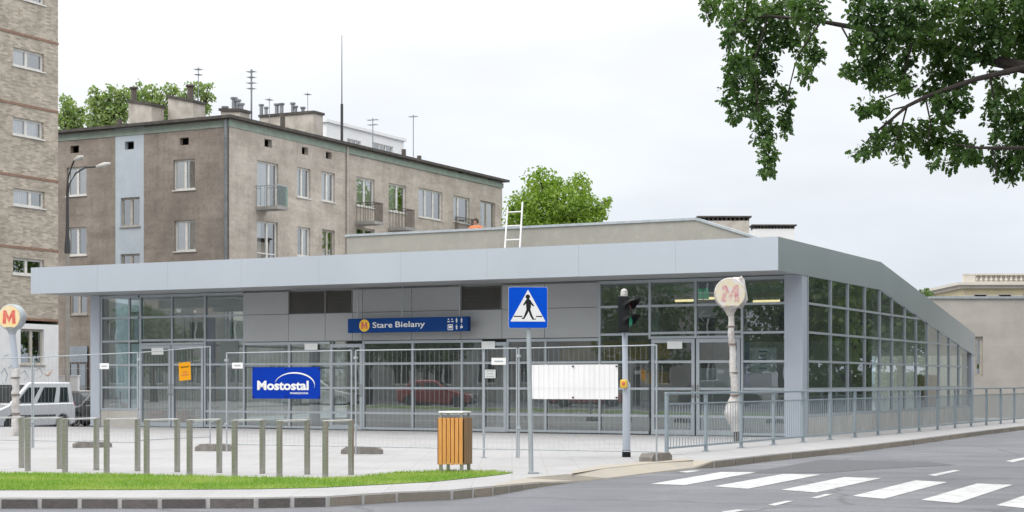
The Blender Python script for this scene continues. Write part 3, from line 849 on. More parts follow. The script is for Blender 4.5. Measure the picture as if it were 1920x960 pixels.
# ---- the station name board under the canopy
YS = 1.45
a0, a1, z0, z1 = rx(O, YS, 652, 595.5, 877, 622.5)
t = thing('station_sign', 'long dark blue station name board hanging under the silver roof', 'sign', stp((a0 + a1) / 2, YS, z0), ROT)
w_, h_ = (a1 - a0) / 2, z1 - z0
b = MB(); b.box(-w_, w_, 0, .16, 0, h_); b.build('sign_panel', M['navy'], t, bevel=.012)
b = MB()
for sx in (-.85, -.1, .85): b.tube([(w_ * sx, .08, h_), (w_ * sx, .08, ZS - z0 + .01)], .015, 8)
b.build('hanger', M['galv'], t)
m = FX(0)
def sx_of(px): return -w_ + (px - 652) / 225 * 2 * w_
MPTS = [(-.56, -.50), (-.50, .52), (-.26, .52), (0, -.02), (.26, .52), (.50, .52), (.56, -.50), (.27, -.50), (.25, .06), (0, -.46), (-.25, .06), (-.27, -.50)]
def logo(parent, cx_, cz_, r_, mm, d0, yel, red, n=28):
    b = MB(); b.prism([(cx_ + r_ * math.cos(2 * math.pi * i / n), cz_ + r_ * math.sin(2 * math.pi * i / n)) for i in range(n)], d0, d0 + .006, mm)
    o = b.build('logo_disc', M[yel], parent)
    b = MB(); b.prism([(cx_ + r_ * .98 * x_, cz_ + r_ * .98 * z_) for x_, z_ in [(a_ * 1.12, b_ * 1.14) for a_, b_ in MPTS]], d0 + .0061, d0 + .010, mm)
    b.build('logo_letter', M[red], o)
logo(t, sx_of(684.5), h_ * .5, h_ * .43, m, .002, 'logo_bright', 'logo_red')
b = MB(); b.text("Stare", m, sx_of(700), sx_of(738), h_ * .32, h_ * .40, .004, .012); b.build('lettering', M['white'], t)
b = MB(); b.text("Bielany", m, sx_of(743.5), sx_of(799), h_ * .22, h_ * .52, .004, .012); b.build('lettering', M['white'], t)
b = MB()                                         # pictograms at the right end
def pict(cx_, cz_, pts, s_): b.prism([(sx_of(cx_) + x_ * s_, h_ * cz_ + z_ * s_) for x_, z_ in pts], .003, .006, m)
u_ = h_ * .18
sq = [(-1, -1), (1, -1), (1, 1), (-1, 1)]
pict(845.5, .30, [(-1.1, -1.2), (1.1, -1.2), (1.1, -.9), (-1.1, -.9)], u_); pict(845.5, .30, [(-1.1, .7), (1.1, .7), (1.1, 1), (-1.1, 1)], u_); pict(845.5, .30, [(-.75, -.5), (.75, -.5), (.75, .45), (-.75, .45)], u_)
pict(845.5, .30, [(-1.15, -.9), (-.9, -.9), (-.9, .7), (-1.15, .7)], u_); pict(845.5, .30, [(.9, -.9), (1.15, -.9), (1.15, .7), (.9, .7)], u_)
pict(844, .72, [(-.9, -.5), (.2, -.5), (.2, -.1), (-.9, -.1)], u_); pict(848, .72, [(-.1, -.5), (.8, -.5), (.8, -.1), (-.1, -.1)], u_); pict(843, .78, [(-.4, 0), (.1, 0), (.1, .5), (-.4, .5)], u_); pict(848, .80, [(-.1, -.1), (.4, -.1), (.4, .4), (-.1, .4)], u_)
for cx_, cz_ in ((857, .74), (866, .74), (857, .28), (866, .28)):
    s_ = u_ * .9
    pict(cx_, cz_, [(-.22, .65), (.22, .65), (.22, 1.05), (-.22, 1.05)], s_)
    if (cx_, cz_) == (866, .28): pict(cx_, cz_, [(-.6, -.6), (.6, -.2), (.6, .4), (-.6, .4)], s_)
    else: pict(cx_, cz_, [(-.45, .5), (.45, .5), (.3, -.2), (.25, -1), (.05, -1), (0, -.3), (-.05, -1), (-.25, -1), (-.3, -.2)], s_)
b.build('pictograms', M['white'], t)

# ---- ladder leaning on the hall wall, and the roofer
yl0 = YB - .75
x0 = onx(O, YB - .4, 947.5); x1 = onx(O, YB - .4, 979)
lw = (onx(O, YB - .3, 980) - onx(O, YB - .3, 952)) / 2
t = thing('ladder', 'aluminium ladder leaning on the concrete wall above the roof', 'ladder', stp((x0 + x1) / 2 + .16, yl0, ZT - .04), ROT)
top_ = (-.16, .5, hz(390, 49.2) - ZT + .10)
for s_ in (-lw, lw):
    b = MB(); b.tube([(s_ - .08, 0, 0), (s_ - .08 + top_[0] * .7, top_[1], top_[2] - .06 + (.12 if s_ > 0 else 0))], .028, 6); b.build('ladder_rail', M['white'], t)
b = MB()
for i in range(5):
    f_ = (.1 + i * .205)
    b.tube([(-lw - .08 + top_[0] * .7 * f_, top_[1] * f_, (top_[2] - .06) * f_), (lw - .08 + top_[0] * .7 * f_, top_[1] * f_, (top_[2] - .06) * f_)], .018, 6)
b.build('rungs', M['white'], t)

def skin(name, verts, edges, radii, mat, parent, root=0, sub=2):
    me = bpy.data.meshes.new(name); me.from_pydata(verts, edges, [])
    o = bpy.data.objects.new(name, me); C.objects.link(o); o.parent = parent
    s_ = o.modifiers.new("skin", 'SKIN'); s_.use_smooth_shade = True
    for i, r_ in enumerate(radii):
        me.skin_vertices[0].data[i].radius = r_ if isinstance(r_, tuple) else (r_, r_)
    me.skin_vertices[0].data[root].use_root = True
    d = o.modifiers.new("sub", 'SUBSURF'); d.levels = sub; d.render_levels = sub
    me.materials.append(mat)
    return o
yp = YB + 1.0
xp = onx(O, yp, 892)
person = thing('person', 'person in an orange shirt standing behind the roof wall', 'person', stp(xp, yp, 4.65), ROT + R(12))
k_ = (hz(409, O[1] + xp * U[1] + yp * V[1]) - 4.65) / 1.75
def pv(*a): return tuple(c_ * k_ for c_ in a)
bv = [pv(0, 0, .95), pv(0, 0, 1.12), pv(0, .0, 1.32), pv(0, .01, 1.46), pv(0, 0, 1.53), pv(0, -.02, 1.61), pv(0, -.01, 1.69),
      pv(-.10, 0, .90), pv(-.11, 0, .50), pv(-.11, .02, .08), pv(-.11, -.12, .04), pv(.10, 0, .90), pv(.11, 0, .50), pv(.11, .02, .08), pv(.11, -.12, .04),
      pv(-.19, .01, 1.42), pv(-.25, .0, 1.14), pv(-.24, -.12, .92), pv(-.23, -.17, .84), pv(.19, .01, 1.42), pv(.25, .0, 1.14), pv(.24, -.12, .92), pv(.23, -.17, .84)]
be = [(0, 1), (1, 2), (2, 3), (3, 4), (4, 5), (5, 6), (0, 7), (7, 8), (8, 9), (9, 10), (0, 11), (11, 12), (12, 13), (13, 14), (3, 15), (15, 16), (16, 17), (17, 18), (3, 19), (19, 20), (20, 21), (21, 22)]
br_ = [(.15 * k_, .11 * k_), (.13 * k_, .10 * k_), (.16 * k_, .11 * k_), (.11 * k_, .08 * k_), .055 * k_, .085 * k_, .075 * k_, .085 * k_, .06 * k_, .042 * k_, .035 * k_, .085 * k_, .06 * k_, .042 * k_, .035 * k_,
       .06 * k_, .043 * k_, .034 * k_, .03 * k_, .06 * k_, .043 * k_, .034 * k_, .03 * k_]
skin('body', bv, be, br_, M['skin'], person)
skin('shirt', [bv[0], bv[1], bv[2], bv[3], bv[15], bv[16], bv[19], bv[20]], [(0, 1), (1, 2), (2, 3), (3, 4), (4, 5), (3, 6), (6, 7)],
     [(.17 * k_, .13 * k_), (.15 * k_, .12 * k_), (.18 * k_, .13 * k_), (.13 * k_, .10 * k_), .078 * k_, .062 * k_, .078 * k_, .062 * k_], M['shirt'], person)
skin('trousers', [bv[0], bv[7], bv[8], bv[9], bv[11], bv[12], bv[13]], [(0, 1), (1, 2), (2, 3), (0, 4), (4, 5), (5, 6)], [(.165 * k_, .125 * k_), .1 * k_, .078 * k_, .065 * k_, .1 * k_, .078 * k_, .065 * k_], M['trousers'], person)
b = MB(); b.lathe([(.001, .155), (.05, .145), (.085, .10), (.098, .04), (.094, -.01), (.06, -.02)], 14, lambda x, y, z: (x * k_, (y + .012) * k_, (1.60 + z) * k_)); b.build('hair', M['hair'], person, smooth=True)
b = MB()
for s_ in (-1, 1): b.lathe([(.001, .009), (.008, .005), (.009, 0), (.007, -.006), (.001, -.009)], 8, lambda x, y, z: ((x + s_ * .032) * k_, (y - .092) * k_, (1.625 + z) * k_))
b.build('eyes', M['hair'], person, smooth=True)
b = MB(); b.prism([(-.095, 1.63), (-.125, 1.60), (-.10, 1.575)], -.01 * k_, .01 * k_, lambda a, d, z: (d, a * k_, z * k_)); b.build('nose', M['skin'], person, bevel=.004)

# ------------------------------------------------------------------ the old apartment block behind
A = (-13.49, 78.5)
HE = 13.85                                       # eaves
apt = thing('apartment_building', 'old four storey apartment block in stained brown and beige render', 'building', (A[0], A[1], LOWZ), ROT)
GZ = -LOWZ                                       # heights below are given over the plaza; the block stands on the lower street
def up_(m): return lambda a, d, z: m(a, d, z + GZ)
mL, mR = up_(FX(0)), up_(FY(0))
def wl(p0, q0, p1, q1): return rx(A, 0, p0, q0, p1, q1)
def wr(p0, q0, p1, q1): return ry(A, 0, p0, q0, p1, q1)
xl0 = -15.5
tend = ony(A, 0, 943)
tstep = ony(A, 0, 651)
def window(parent, m, h, style='white', mull=(.5,), curtain=None, sill=True, rec=.13, transom=None):
    a0, a1, z0, z1 = h
    fm = M['frame'] if style == 'white' else M['frame_old']
    f = MB(); t_ = .09
    f.box(a0, a0 + t_, -rec - .05, -rec + .02, z0, z1, m); f.box(a1 - t_, a1, -rec - .05, -rec + .02, z0, z1, m)
    f.box(a0 + t_, a1 - t_, -rec - .049, -rec + .019, z0, z0 + t_, m); f.box(a0 + t_, a1 - t_, -rec - .049, -rec + .019, z1 - t_, z1, m)
    for k_ in mull:
        x = a0 + (a1 - a0) * k_; f.box(x - .065, x + .065, -rec - .048, -rec + .025, z0 + t_, z1 - t_, m)
    if transom:
        z = z0 + (z1 - z0) * transom; f.box(a0 + t_, a1 - t_, -rec - .047, -rec + .018, z - .03, z + .03, m)
    o = f.build('window', fm, parent)
    p = MB(); d = -rec - .02; p.poly([m(a0 + .03, d, z0 + .03), m(a1 - .03, d, z0 + .03), m(a1 - .03, d, z1 - .03), m(a0 + .03, d, z1 - .03)]); p.build('pane', M['pane'], o, recalc=False)
    if sill:
        s_ = MB(); s_.box(a0 - .06, a1 + .06, -rec + .021, .06, z0 - .05, z0 - .002, m); s_.build('sill', M['sillmetal'] if style != 'white' else M['frame'], o)
    if curtain:
        c = MB(); kind, lo, hi_ = curtain
        n_ = max(4, int((a1 - a0) * (hi_ - lo) / .05)); pts = []
        for i in range(n_ + 1):
            pts.append((a0 + (a1 - a0) * (lo + (hi_ - lo) * i / n_), -rec - .09 - .014 * (i % 2)))
        for i in range(n_):
            c.poly([m(pts[i][0], pts[i][1], z0), m(pts[i + 1][0], pts[i + 1][1], z0), m(pts[i + 1][0], pts[i + 1][1], z1), m(pts[i][0], pts[i][1], z1)])
        c.build('curtain', M[kind], o, recalc=False)
    return o
PITCH = 113
left_w = [((325, 299, 366, 356), dict(curtain=('curtain_warm', .05, .45))), ((327, 413, 367, 471), dict(curtain=('curtain', 0, 1))), ((327, 527, 367, 585), dict(curtain=('curtain', 0, .4))),
          ((125, 313, 162, 367), dict(curtain=('curtain', .0, 1))), ((126, 426, 162, 479), dict()), ((130, 537, 163, 590), dict(style='old')),
          ((226, 370, 262, 425), dict(style='old')), ((226, 476, 262, 531), dict(style='old')), ((226, 585, 262, 640), dict(style='old'))]
right_w = [((482, 304, 522, 390), dict(curtain=('curtain', 0, .75), sill=False, mull=(.62,))), ((557, 315, 582, 371), dict(curtain=('curtain', 0, .62), mull=(.45,))), ((603, 323, 628, 378), dict(curtain=('curtain', 0, .8))),
           ((482, 415, 521, 499), dict(sill=False, mull=(.55,), transom=.28, curtain=('curtain', .0, .35))), ((558, 426, 582, 481), dict(curtain=('curtain', .4, 1))), ((604, 431, 628, 485), dict(style='old', curtain=('curtain_warm', .25, .6))),
           ((482, 527, 521, 611), dict(sill=False)), ((558, 537, 582, 592), dict()), ((604, 541, 628, 595), dict())]
right_w2 = [((670, 334, 704, 388), dict(curtain=('curtain', .0, 1))), ((730, 346, 763, 398), dict(mull=(.55, ), curtain=('curtain', 0, .7))), ((786, 356, 831, 410), dict(mull=(.33, .66), curtain=('curtain', .1, .45))),
            ((852, 369, 882, 418), dict(mull=(.35,), curtain=('curtain', 0, .3))), ((902, 378, 930, 428), dict(mull=(.5,), curtain=('curtain_warm', .3, 1), style='old')),
            ((670, 428, 704, 484), dict(style='old')), ((730, 436, 763, 490), dict(style='old')), ((786, 446, 831, 500), dict(mull=(.33, .66))), ((852, 455, 882, 506), dict()), ((902, 463, 930, 512), dict())]
vents_l = [(140 - 8, 273, 148, 287), (234, 265, 251, 280), (337, 258, 354, 272)]
vents_r = [(496, 261, 510, 276), (566, 276, 578, 290), (611, 285, 622, 298)]
vents_r2 = [(682, 285, 693, 294), (741, 297, 751, 307), (861, 323, 870, 332), (916, 336, 922, 342)]
door_l = (132, 649, 166, 790)
strip = (onx(A, 0, 216.5), onx(A, 0, 269.5))
hl = [wl(*q) for q, _ in left_w] + [wl(*q) for q in vents_l]
dz = wl(*door_l); dz = (dz[0], dz[1], LOWZ, dz[3]); hl.append(dz)
s0, s1 = strip
def in_strip(h): return s0 < (h[0] + h[1]) / 2 < s1
b = MB(); b.wall(xl0, s0, LOWZ, HE, [h for h in hl if h[1] < s0], mL, .25); b.wall(s1, 0, LOWZ, HE, [h for h in hl if h[0] > s1], mL, .25)
b.poly([mL(xl0, 0, LOWZ), mL(xl0, 0, HE), mL(xl0, -11, HE), mL(xl0, -11, LOWZ)])
b.build('street_wall', M['plaster_left'], apt, recalc=False)
b = MB(); b.wall(s0, s1, LOWZ, HE, [h for h in hl if in_strip(h)], up_(FX(-.0)), .25); b.build('stair_strip', M['bluestrip'], apt, recalc=False)
hr = [wr(*q) for q, _ in right_w] + [wr(*q) for q in vents_r]
hr2 = [wr(*q) for q, _ in right_w2] + [wr(*q) for q in vents_r2]
b = MB(); b.wall(0, tstep, LOWZ, HE, hr, mR, .25)
b.build('yard_wall', M['plaster_right'], apt, recalc=False)
b = MB(); b.wall(tstep, tend, LOWZ, HE, hr2, up_(FY(-.05)), .25)
b.poly([mR(tend, -.05, LOWZ), mR(tend, -.05, HE), mR(tend, -11, HE), mR(tend, -11, LOWZ)])
b.build('yard_wall', M['plaster_right'], apt, recalc=False)
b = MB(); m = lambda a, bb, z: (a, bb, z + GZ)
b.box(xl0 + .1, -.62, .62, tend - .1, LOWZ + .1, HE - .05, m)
b.build('inner_wall', M['dark'], apt)  # backing box, its dark colour stands in for unlit rooms
for q, kw in left_w: window(apt, mL, wl(*q), **kw)
for q, kw in right_w: window(apt, mR, wr(*q), **kw)
for q, kw in right_w2: window(apt, up_(FY(-.05)), wr(*q), **kw)
f = MB(); d0, d1, dz0, dz1 = dz; mD = up_(FX(-.12))
f.box(d0, d1, -.05, 0, dz1 - .9, dz1 - .8, mD); f.box(d0, d0 + .1, -.05, 0, dz0, dz1 - .9, mD); f.box(d1 - .1, d1, -.05, 0, dz0, dz1 - .9, mD); f.box((d0 + d1) / 2 - .05, (d0 + d1) / 2 + .05, -.05, 0, dz0, dz1 - .9, mD)
f.box(d0 + .1, d1 - .1, -.045, -.01, dz0, dz0 + .9, mD); o_ = f.build('door', M['rusty'], apt)
p = MB(); p.poly([mD(d0, -.03, dz0), mD(d1, -.03, dz0), mD(d1, -.03, dz1), mD(d0, -.03, dz1)]); p.build('pane', M['pane'], o_, recalc=False)
# concrete frieze and roof
b = MB()
mm = m
b.box(xl0 - .02, .035, -.035, .0, HE - .42, HE - .1, mm); b.box(.001, .036, .001, tstep, HE - .42, HE - .1, mm); b.box(-.04, .03, tstep + .01, tend + .03, HE - .42, HE - .12, mm)
b.build('cornice', M['cornice'], apt)
OV = .32
b = MB()
b.box(xl0 - OV, OV, -OV, tend + OV, HE - .04, HE + .10, mm)
xa, xb, ya, yb = xl0 - OV, OV, -OV, tend + OV
xm = -5.6; HR = HE + .95
e_ = [(xa, ya, HE + .1), (xb, ya, HE + .1), (xb, yb, HE + .1), (xa, yb, HE + .1)]
r1, r2, r3 = (xa + 5, 5.5, HR), (xm, 5.5, HR), (xm, yb - 5.5, HR)
for q in ((e_[0], e_[1], r2, r1), (e_[1], e_[2], r3, r2), (e_[2], e_[3], r3), (e_[3], e_[0], r1), (e_[3], r1, r2, r3)):
    b.poly([(x, y, z + GZ) for x, y, z in q])
roof = b.build('roof', M['tar'], apt)
def zat(px, py, y_loc):
    a = onx(A, y_loc, px); return a, hz(py, A[1] + a * U[1] + y_loc * V[1])
def chimney(p0, p1, ytop0, ytop1, yl, dep=1.1, mat='chimney', flues=()):
    a0, z0 = zat(p0, ytop0, yl); a1, z1 = zat(p1, ytop1, yl)
    b = MB(); b.prism([(a0, HE - .3 + GZ), (a1, HE - .3 + GZ), (a1, z1 + GZ), (a0, z0 + GZ)], -dep, 0, FX(yl))
    c = b.build('chimney', M[mat], roof)
    k_ = .08
    b = MB(); b.prism([(a0 - k_, z0 + GZ + .002), (a1 + k_, z1 + GZ + .002), (a1 + k_, z1 + GZ + .13), (a0 - k_, z0 + GZ + .13)], -dep - k_, k_, FX(yl))
    b_ = b.build('chimney_cap', M['tar'], roof)
    for px, pt, r_ in flues:
        yf = yl + dep * .5; a, zt_ = zat(px, pt, yf)
        b = MB(); z0_ = min(z0, z1) + GZ - .1
        b.tube([(a, yf, z0_), (a, yf, zt_ + GZ - .12)], r_, 10); b.lathe([(r_ * 1.5, zt_ + GZ - .11), (r_ * 1.55, zt_ + GZ - .02), (r_ * .4, zt_ + GZ)], 10, lambda x, y, z: (x + a, y + yf, z))
        b.build('flue', M['flue'] if r_ < .15 else M['rusty'], roof, smooth=True)
chimney(241, 284, 191, 198, 3.2, 1.0, flues=((251, 163, .15),))
chimney(315, 362, 182, 192, 4.4, 1.0, flues=((357, 159, .16),))
chimney(414, 450, 208, 209, 2.0, .8, flues=((422, 199, .12), (439, 182, .12), (446, 186, .11), (452, 193, .12), (430, 205, .12)))
chimney(488, 588, 220, 212, 11.0, .9, flues=((490, 195, .10), (499, 200, .09), (519, 194, .11), (528, 193, .11), (549, 192, .1), (554, 198, .1), (568, 200, .1)))
for (px, pt, yl) in ((530, 215, 2.6), (757, 280, 12.5), (786, 292, 15.5), (224, 224, 1.5)):
    a = -.9 if px > 450 else onx(A, 1.5, px)
    if px > 450: yl = ony(A, -.9, px); 
    zt_ = hz(pt, A[1] + a * U[1] + yl * V[1])
    b = MB(); b.tube([(a, yl, HE), (a, yl, zt_ + GZ)], .13, 10); b.build('flue', M['rusty'], roof, smooth=True)
# downpipes
b = MB(); b.tube([(-.12, -.12, .3), (-.12, -.12, HE - .1 + GZ)], .085, 10)
for z in (2, 5.2, 8.2, 11.2): b.lathe([(.10, z), (.105, z + .12)], 10, lambda x, y, z: (x - .12, y - .12, z))
b.build('downpipe', M['pipe'], apt, smooth=True)
b = MB(); b.tube([(.08, tstep - .1, .3), (.08, tstep - .1, HE - .1 + GZ)], .06, 8); b.build('downpipe', M['frame_old'], apt, smooth=True)
# balconies
def balcony(t0, t1, z0, dep, railmat, side=None):
    mm_ = up_(FY(0))
    b = MB(); b.box(t0, t1, .005, dep, z0 - .16, z0, mm_); s_ = b.build('balcony', M['concrete'], apt)
    b = MB(); n_ = 14
    for i in range(n_ + 1):
        a = t0 + .03 + (t1 - t0 - .06) * i / n_; b.tube([mm_(a, dep - .04, z0), mm_(a, dep - .04, z0 + 1.0)], .012, 4)
    for i in range(5):
        for a in (t0 + .03, t1 - .03): b.tube([mm_(a, .05 + i * (dep - .1) / 5, z0), mm_(a, .05 + i * (dep - .1) / 5, z0 + 1.0)], .012, 4)
    b.tube([mm_(t0 + .03, .02, z0 + 1.0), mm_(t0 + .03, dep - .04, z0 + 1.0), mm_(t1 - .03, dep - .04, z0 + 1.0), mm_(t1 - .03, .02, z0 + 1.0)], .022, 6)
    b.build('balcony_rail', M[railmat], s_)
    if side:
        b = MB(); b.box(t0 + .05, t1 - .05, dep - .02, dep, z0 + .05, z0 + .95, mm_); b.build('balcony_sheet', M[side], s_)
    return s_
def balc(p0, p1, py, dep, rail, side=None):
    t0, t1 = ony(A, 0, p0), ony(A, 0, p1); Y = A[1] + (t0 + t1) / 2 * V[1]
    balcony(t0, t1, hz(py, Y), dep, rail, side)
balc(479, 500, 389, 1.3, 'galv', 'balcony_glass')
balc(667, 684, 417, 1.2, 'rusty'); balc(729, 747, 428, 1.1, 'rusty')
balc(852, 883, 441, .3, 'rusty')
# no niches or stains are modelled under the balconies
# antennas stand on the roof
def antenna(px, pt, pb, yl, label, n_=0, r_=.03, spread=.35, tall=False):
    a = onx(A, yl, px); Y = A[1] + a * U[1] + yl * V[1]
    zt_, zb_ = hz(pt, Y), min(hz(pb, Y), HE + .9)
    t = thing('roof_antenna', label, 'antenna', (A[0] + a * U[0] + yl * V[0], A[1] + a * U[1] + yl * V[1], zb_ - .9), ROT, 'antennas on the old apartment roof')
    h_ = zt_ - zb_ + .9
    b = MB(); 
    if tall: b.tube([(0, 0, 0), (0, 0, h_ * .42)], r_ * 2.2, 8); b.tube([(0, 0, h_ * .42), (0, 0, h_)], [r_, r_ * .5], 6)
    else: b.tube([(0, 0, 0), (0, 0, h_)], r_, 6)
    b.build('mast', M['flue'] if not tall else M['lamp_pole'], t)
    if n_:
        for i in range(n_):
            b = MB(); z = h_ - .12 - i * .28; s_ = spread * (1 - .15 * (i % 2))
            b.tube([(-s_, 0, z), (s_, 0, z)], .022, 4)
            for k_ in range(-2, 3): b.tube([(k_ * s_ / 2.3, -.22, z), (k_ * s_ / 2.3, .22, z)], .012, 4)
            b.build('rods', M['flue'], t)
antenna(471.5, 130, 215, 3, 'thick roof antenna with crossed rods beside the cluster of flues', 4, .05, .22)
antenna(641, 66, 258, 13, 'tallest mast on the old apartment roof, thick at its foot', 0, .035, .3, True)
antenna(372, 126, 180, 6, 'thin antenna rising over the second chimney block in front of the trees', 2, .025, .2)
antenna(699, 221, 262, 17, 'short antenna with two cross rods right of the tallest mast', 2, .03, .35)
antenna(775, 215, 297, 22, 'thin antenna with one cross rod nearest the right end of the roof', 1, .03, .28)
antenna(577, 173, 212, 12, 'faint thin antenna between the long chimney and the tallest mast', 1, .02, .15)
antenna(505, 183, 222, 8, 'faint thin antenna among the flues of the long chimney', 1, .02, .15)

# ------------------------------------------------------------------ brick tower at the left
T = (at(109, 68.0), 68.0)
tw = thing('brick_tower', 'grey brick tower block with small white windows and a whitewashed ground floor', 'building', (T[0], T[1], LOWZ), ROT)
mT = up_(FY(0))
def wt(p0, q0, p1, q1): return ry(T, 0, p0, q0, p1, q1)
tws = [((24.5, 95, 83, 129), {}), ((24, 224, 82, 257), {}), ((25, 356, 84, 388), dict(mull=(.58,))), ((24.5, 485, 83, 516), {}), ((24, -34, 84, 2), {})]
gw = wt(38, 617, 82, 684)
ZW = wt(20, 607, 90, 607)[2]
y0T = -16
Zt = 22.5
b = MB(); b.wall(y0T, 0, ZW + .16, Zt, [wt(*q) for q, _ in tws], mT, .3); b.poly([mT(0, 0, LOWZ), mT(0, -12, LOWZ), mT(0, -12, Zt), mT(0, 0, Zt)]); b.build('brick_wall', M['tower_brick'], tw, recalc=False)
b = MB(); b.wall(y0T, 0, LOWZ, ZW, [gw], up_(FY(.02)), .3); b.build('ground_wall', M['whitewash'], tw, recalc=False)
b = MB()
for py in (70, 201, 334, 467, 600):
    z = wt(30, py, 80, py)[2]
    b.box(y0T, 0.01, .001, .025, z - .02, z + .08, mT); 
b.build('brick_band', M['brickband'], tw)
b = MB(); b.box(-11, -.8, y0T, -.1, LOWZ + .1, Zt - .1, lambda a, bb, z: (a, bb, z + GZ)); b.build('inner_wall', M['dark'], tw)  # dark backing that paints the shade inside the tower rooms
b = MB(); b.box(-12, .3, y0T, .3, Zt, Zt + .3, lambda a, bb, z: (a, bb, z + GZ)); b.build('roof', M['tar'], tw)
for i, (q, kw) in enumerate(tws): window(tw, mT, wt(*q), mull=kw.get('mull', (.47,)), curtain=(('curtain', 0, .5), ('curtain', 0, .9), ('curtain', 0, .6), None, None)[i])
window(tw, up_(FY(.02)), gw, 'old', (.52,), None)
# graffiti on the whitewash
M['graf_blue'] = pm('spray blue', (.30, .36, .44), None, 5, .9); M['graf_orange'] = pm('spray orange', (.62, .34, .20), None, 5, .9); M['graf_grey'] = pm('spray grey', (.45, .44, .46), None, 5, .9)
for mat_, strokes in (('graf_blue', [[(2, 700), (8, 690), (14, 702), (10, 716)], [(16, 690), (22, 684), (26, 700), (20, 712)]]), ('graf_grey', [[(66, 694), (74, 690), (80, 700), (74, 708)], [(40, 700), (46, 694), (52, 706), (46, 712)], [(8, 668), (16, 664)]]), ('graf_orange', [[(84, 702), (92, 704), (97, 694)], [(88, 706), (94, 698)]])):
    b = MB()
    for s_ in strokes:
        pts = []
        for px, py in s_:
            a = ony(T, .02, px); pts.append(mT(a, .024, hz(py, T[1] + a * V[1])))
        b.tube(pts, .016, 5)
    b.build('graffiti', M[mat_], tw)
# low white wall between tower and block
x0, x1 = at(108, 70.5), at(146, 70.5)
b = MB(); b.box(x0, x1, 0, .3, 0, hz(706, 70.5) - LOWZ); b.box(x0 - .02, x1 + .03, -.03, .33, hz(706, 70.5) - LOWZ + .002, hz(706, 70.5) - LOWZ + .06)
tag(b.build('low_wall', M['whitewash'], None, (0, 70.5, LOWZ)), 'low white wall between the brick tower and the brown block', 'wall')

# ------------------------------------------------------------------ far buildings
def far_block(name, label, O_, mat, faces, roofm='tar', rot=ROT):
    pass
W0 = (at(612, 140), 140.0)                       # white block behind the roof
zc = hz(229, 140)
wb = thing('white_apartment_building', 'white apartment block whose top storey shows behind the old roof', 'building', (W0[0], W0[1], LOWZ), ROT)
mW = up_(FY(0)); tW = ony(W0, 0, 757)
wws = [ry(W0, 0, *q) for q in ((651, 262, 677, 274), (700, 271, 737, 285))]
b = MB(); b.wall(0, tW, LOWZ, zc, wws, mW, .3); b.poly([mW(0, 0, LOWZ), mW(0, 0, zc), mW(0, -14, zc), mW(0, -14, LOWZ)]); b.build('wall', M['whitebld'], wb, recalc=False)
b = MB(); b.box(-14, .2, -.2, tW + .2, zc, zc + .25, lambda a, bb, z: (a, bb, z + GZ)); rf = b.build('roof', M['whitebld'], wb)
for q in wws: window(wb, mW, q, mull=(.33, .66))
b = MB(); b.box(-12, -.8, .3, tW - .3, 0, zc - .1, lambda a, bb, z: (a, bb, z + GZ)); b.build('inner_wall', M['dark'], wb)  # backing painted dark in place of shaded rooms
for px, py in ((648, 234), (687, 246), (740, 258), (618, 232)):
    a = ony(W0, -1.5, px); z = hz(py, W0[1] + a * V[1])
    b = MB(); b.box(-2.2, -1.2, a - .6, a + .6, zc + .2 + GZ, z + GZ); b.build('chimney', M['whitebld'], rf)

def chimney_house(name, label, px0, px1, py0, py1, Y, mat, slots):
    """a house hidden by the station: only its chimney block with a slotted cap shows"""
    xa, xb = at(px0, Y), at(px1, Y); zt_ = hz(py0, Y); zb_ = hz(py1, Y)
    t = thing(name, label, 'building', ((xa + xb) / 2, Y, LOWZ), 0)
    w_ = (xb - xa) / 2; g = -LOWZ
    b = MB(); b.box(-w_ - 3, w_ + 3, -2, 7, 0, zb_ - 4.2 + g); b.build('wall', M[mat], t)
    b = MB(); b.box(-w_ - 3.3, w_ + 3.3, -2.3, 7.3, zb_ - 4.2 + g + .002, zb_ - 4.0 + g); rf_ = b.build('roof', M['tar'], t)
    b = MB(); b.box(-w_, w_, 0, 1.2, zb_ - 4.0 + g, zt_ + g - .26); c = b.build('chimney', M[mat], rf_)
    b = MB(); b.box(-w_ - .12, w_ + .12, -.12, 1.32, zt_ + g - .08, zt_ + g)
    n_ = slots
    for i in range(n_ + 1): x = -w_ + .06 + (2 * w_ - .12) * i / n_; b.box(x - .06, x + .06, 0.02, 1.18, zt_ + g - .26, zt_ + g - .081)
    b.build('chimney_cap', M['tar'], rf_)
chimney_house('house', 'hidden house whose long beige slotted chimney shows over the concrete gable', 1311, 1405, 405, 432, 92, 'chimney', 11)
chimney_house('house', 'hidden house whose white slotted chimney shows right of the beige chimney', 1413, 1490, 421, 445, 100, 'whitebld', 12)

# plain concrete building at the right, behind the station
YC = 58.0
xa, xb = at(1746, YC), 20.4
zC = hz(560, YC)
cb = thing('concrete_building', 'windowless pale concrete building behind the right end of the station', 'building', (0, YC, 0), 0)
m = FX(0)
wn = (at(1828.5, YC), at(1843, YC), hz(706, YC), hz(631, YC))
b = MB(); b.wall(xa, xb, .0, zC, [wn], m, .25); b.poly([(xb, 0, 0), (xb, 9, 0), (xb, 9, zC), (xb, 0, zC)]); b.poly([(xa, 0, 0), (xa, 9, 0), (xa, 9, zC), (xa, 0, zC)]); b.poly([(xa, 9, 0), (xb, 9, 0), (xb, 9, zC), (xa, 9, zC)])
b.build('wall', M['wall_concrete'], cb, recalc=False)
b = MB(); b.box(xa - .06, xb + .06, -.07, 9.07, zC + .002, zC + .08); b.build('coping', M['galv'], cb)
window(cb, m, wn, 'old', (), None, sill=False)
b = MB(); b.box(xa + .3, xb - .3, .5, 8.5, .02, zC - .1); b.build('inner_wall', M['dark'], cb)  # room darkness painted as a backing box

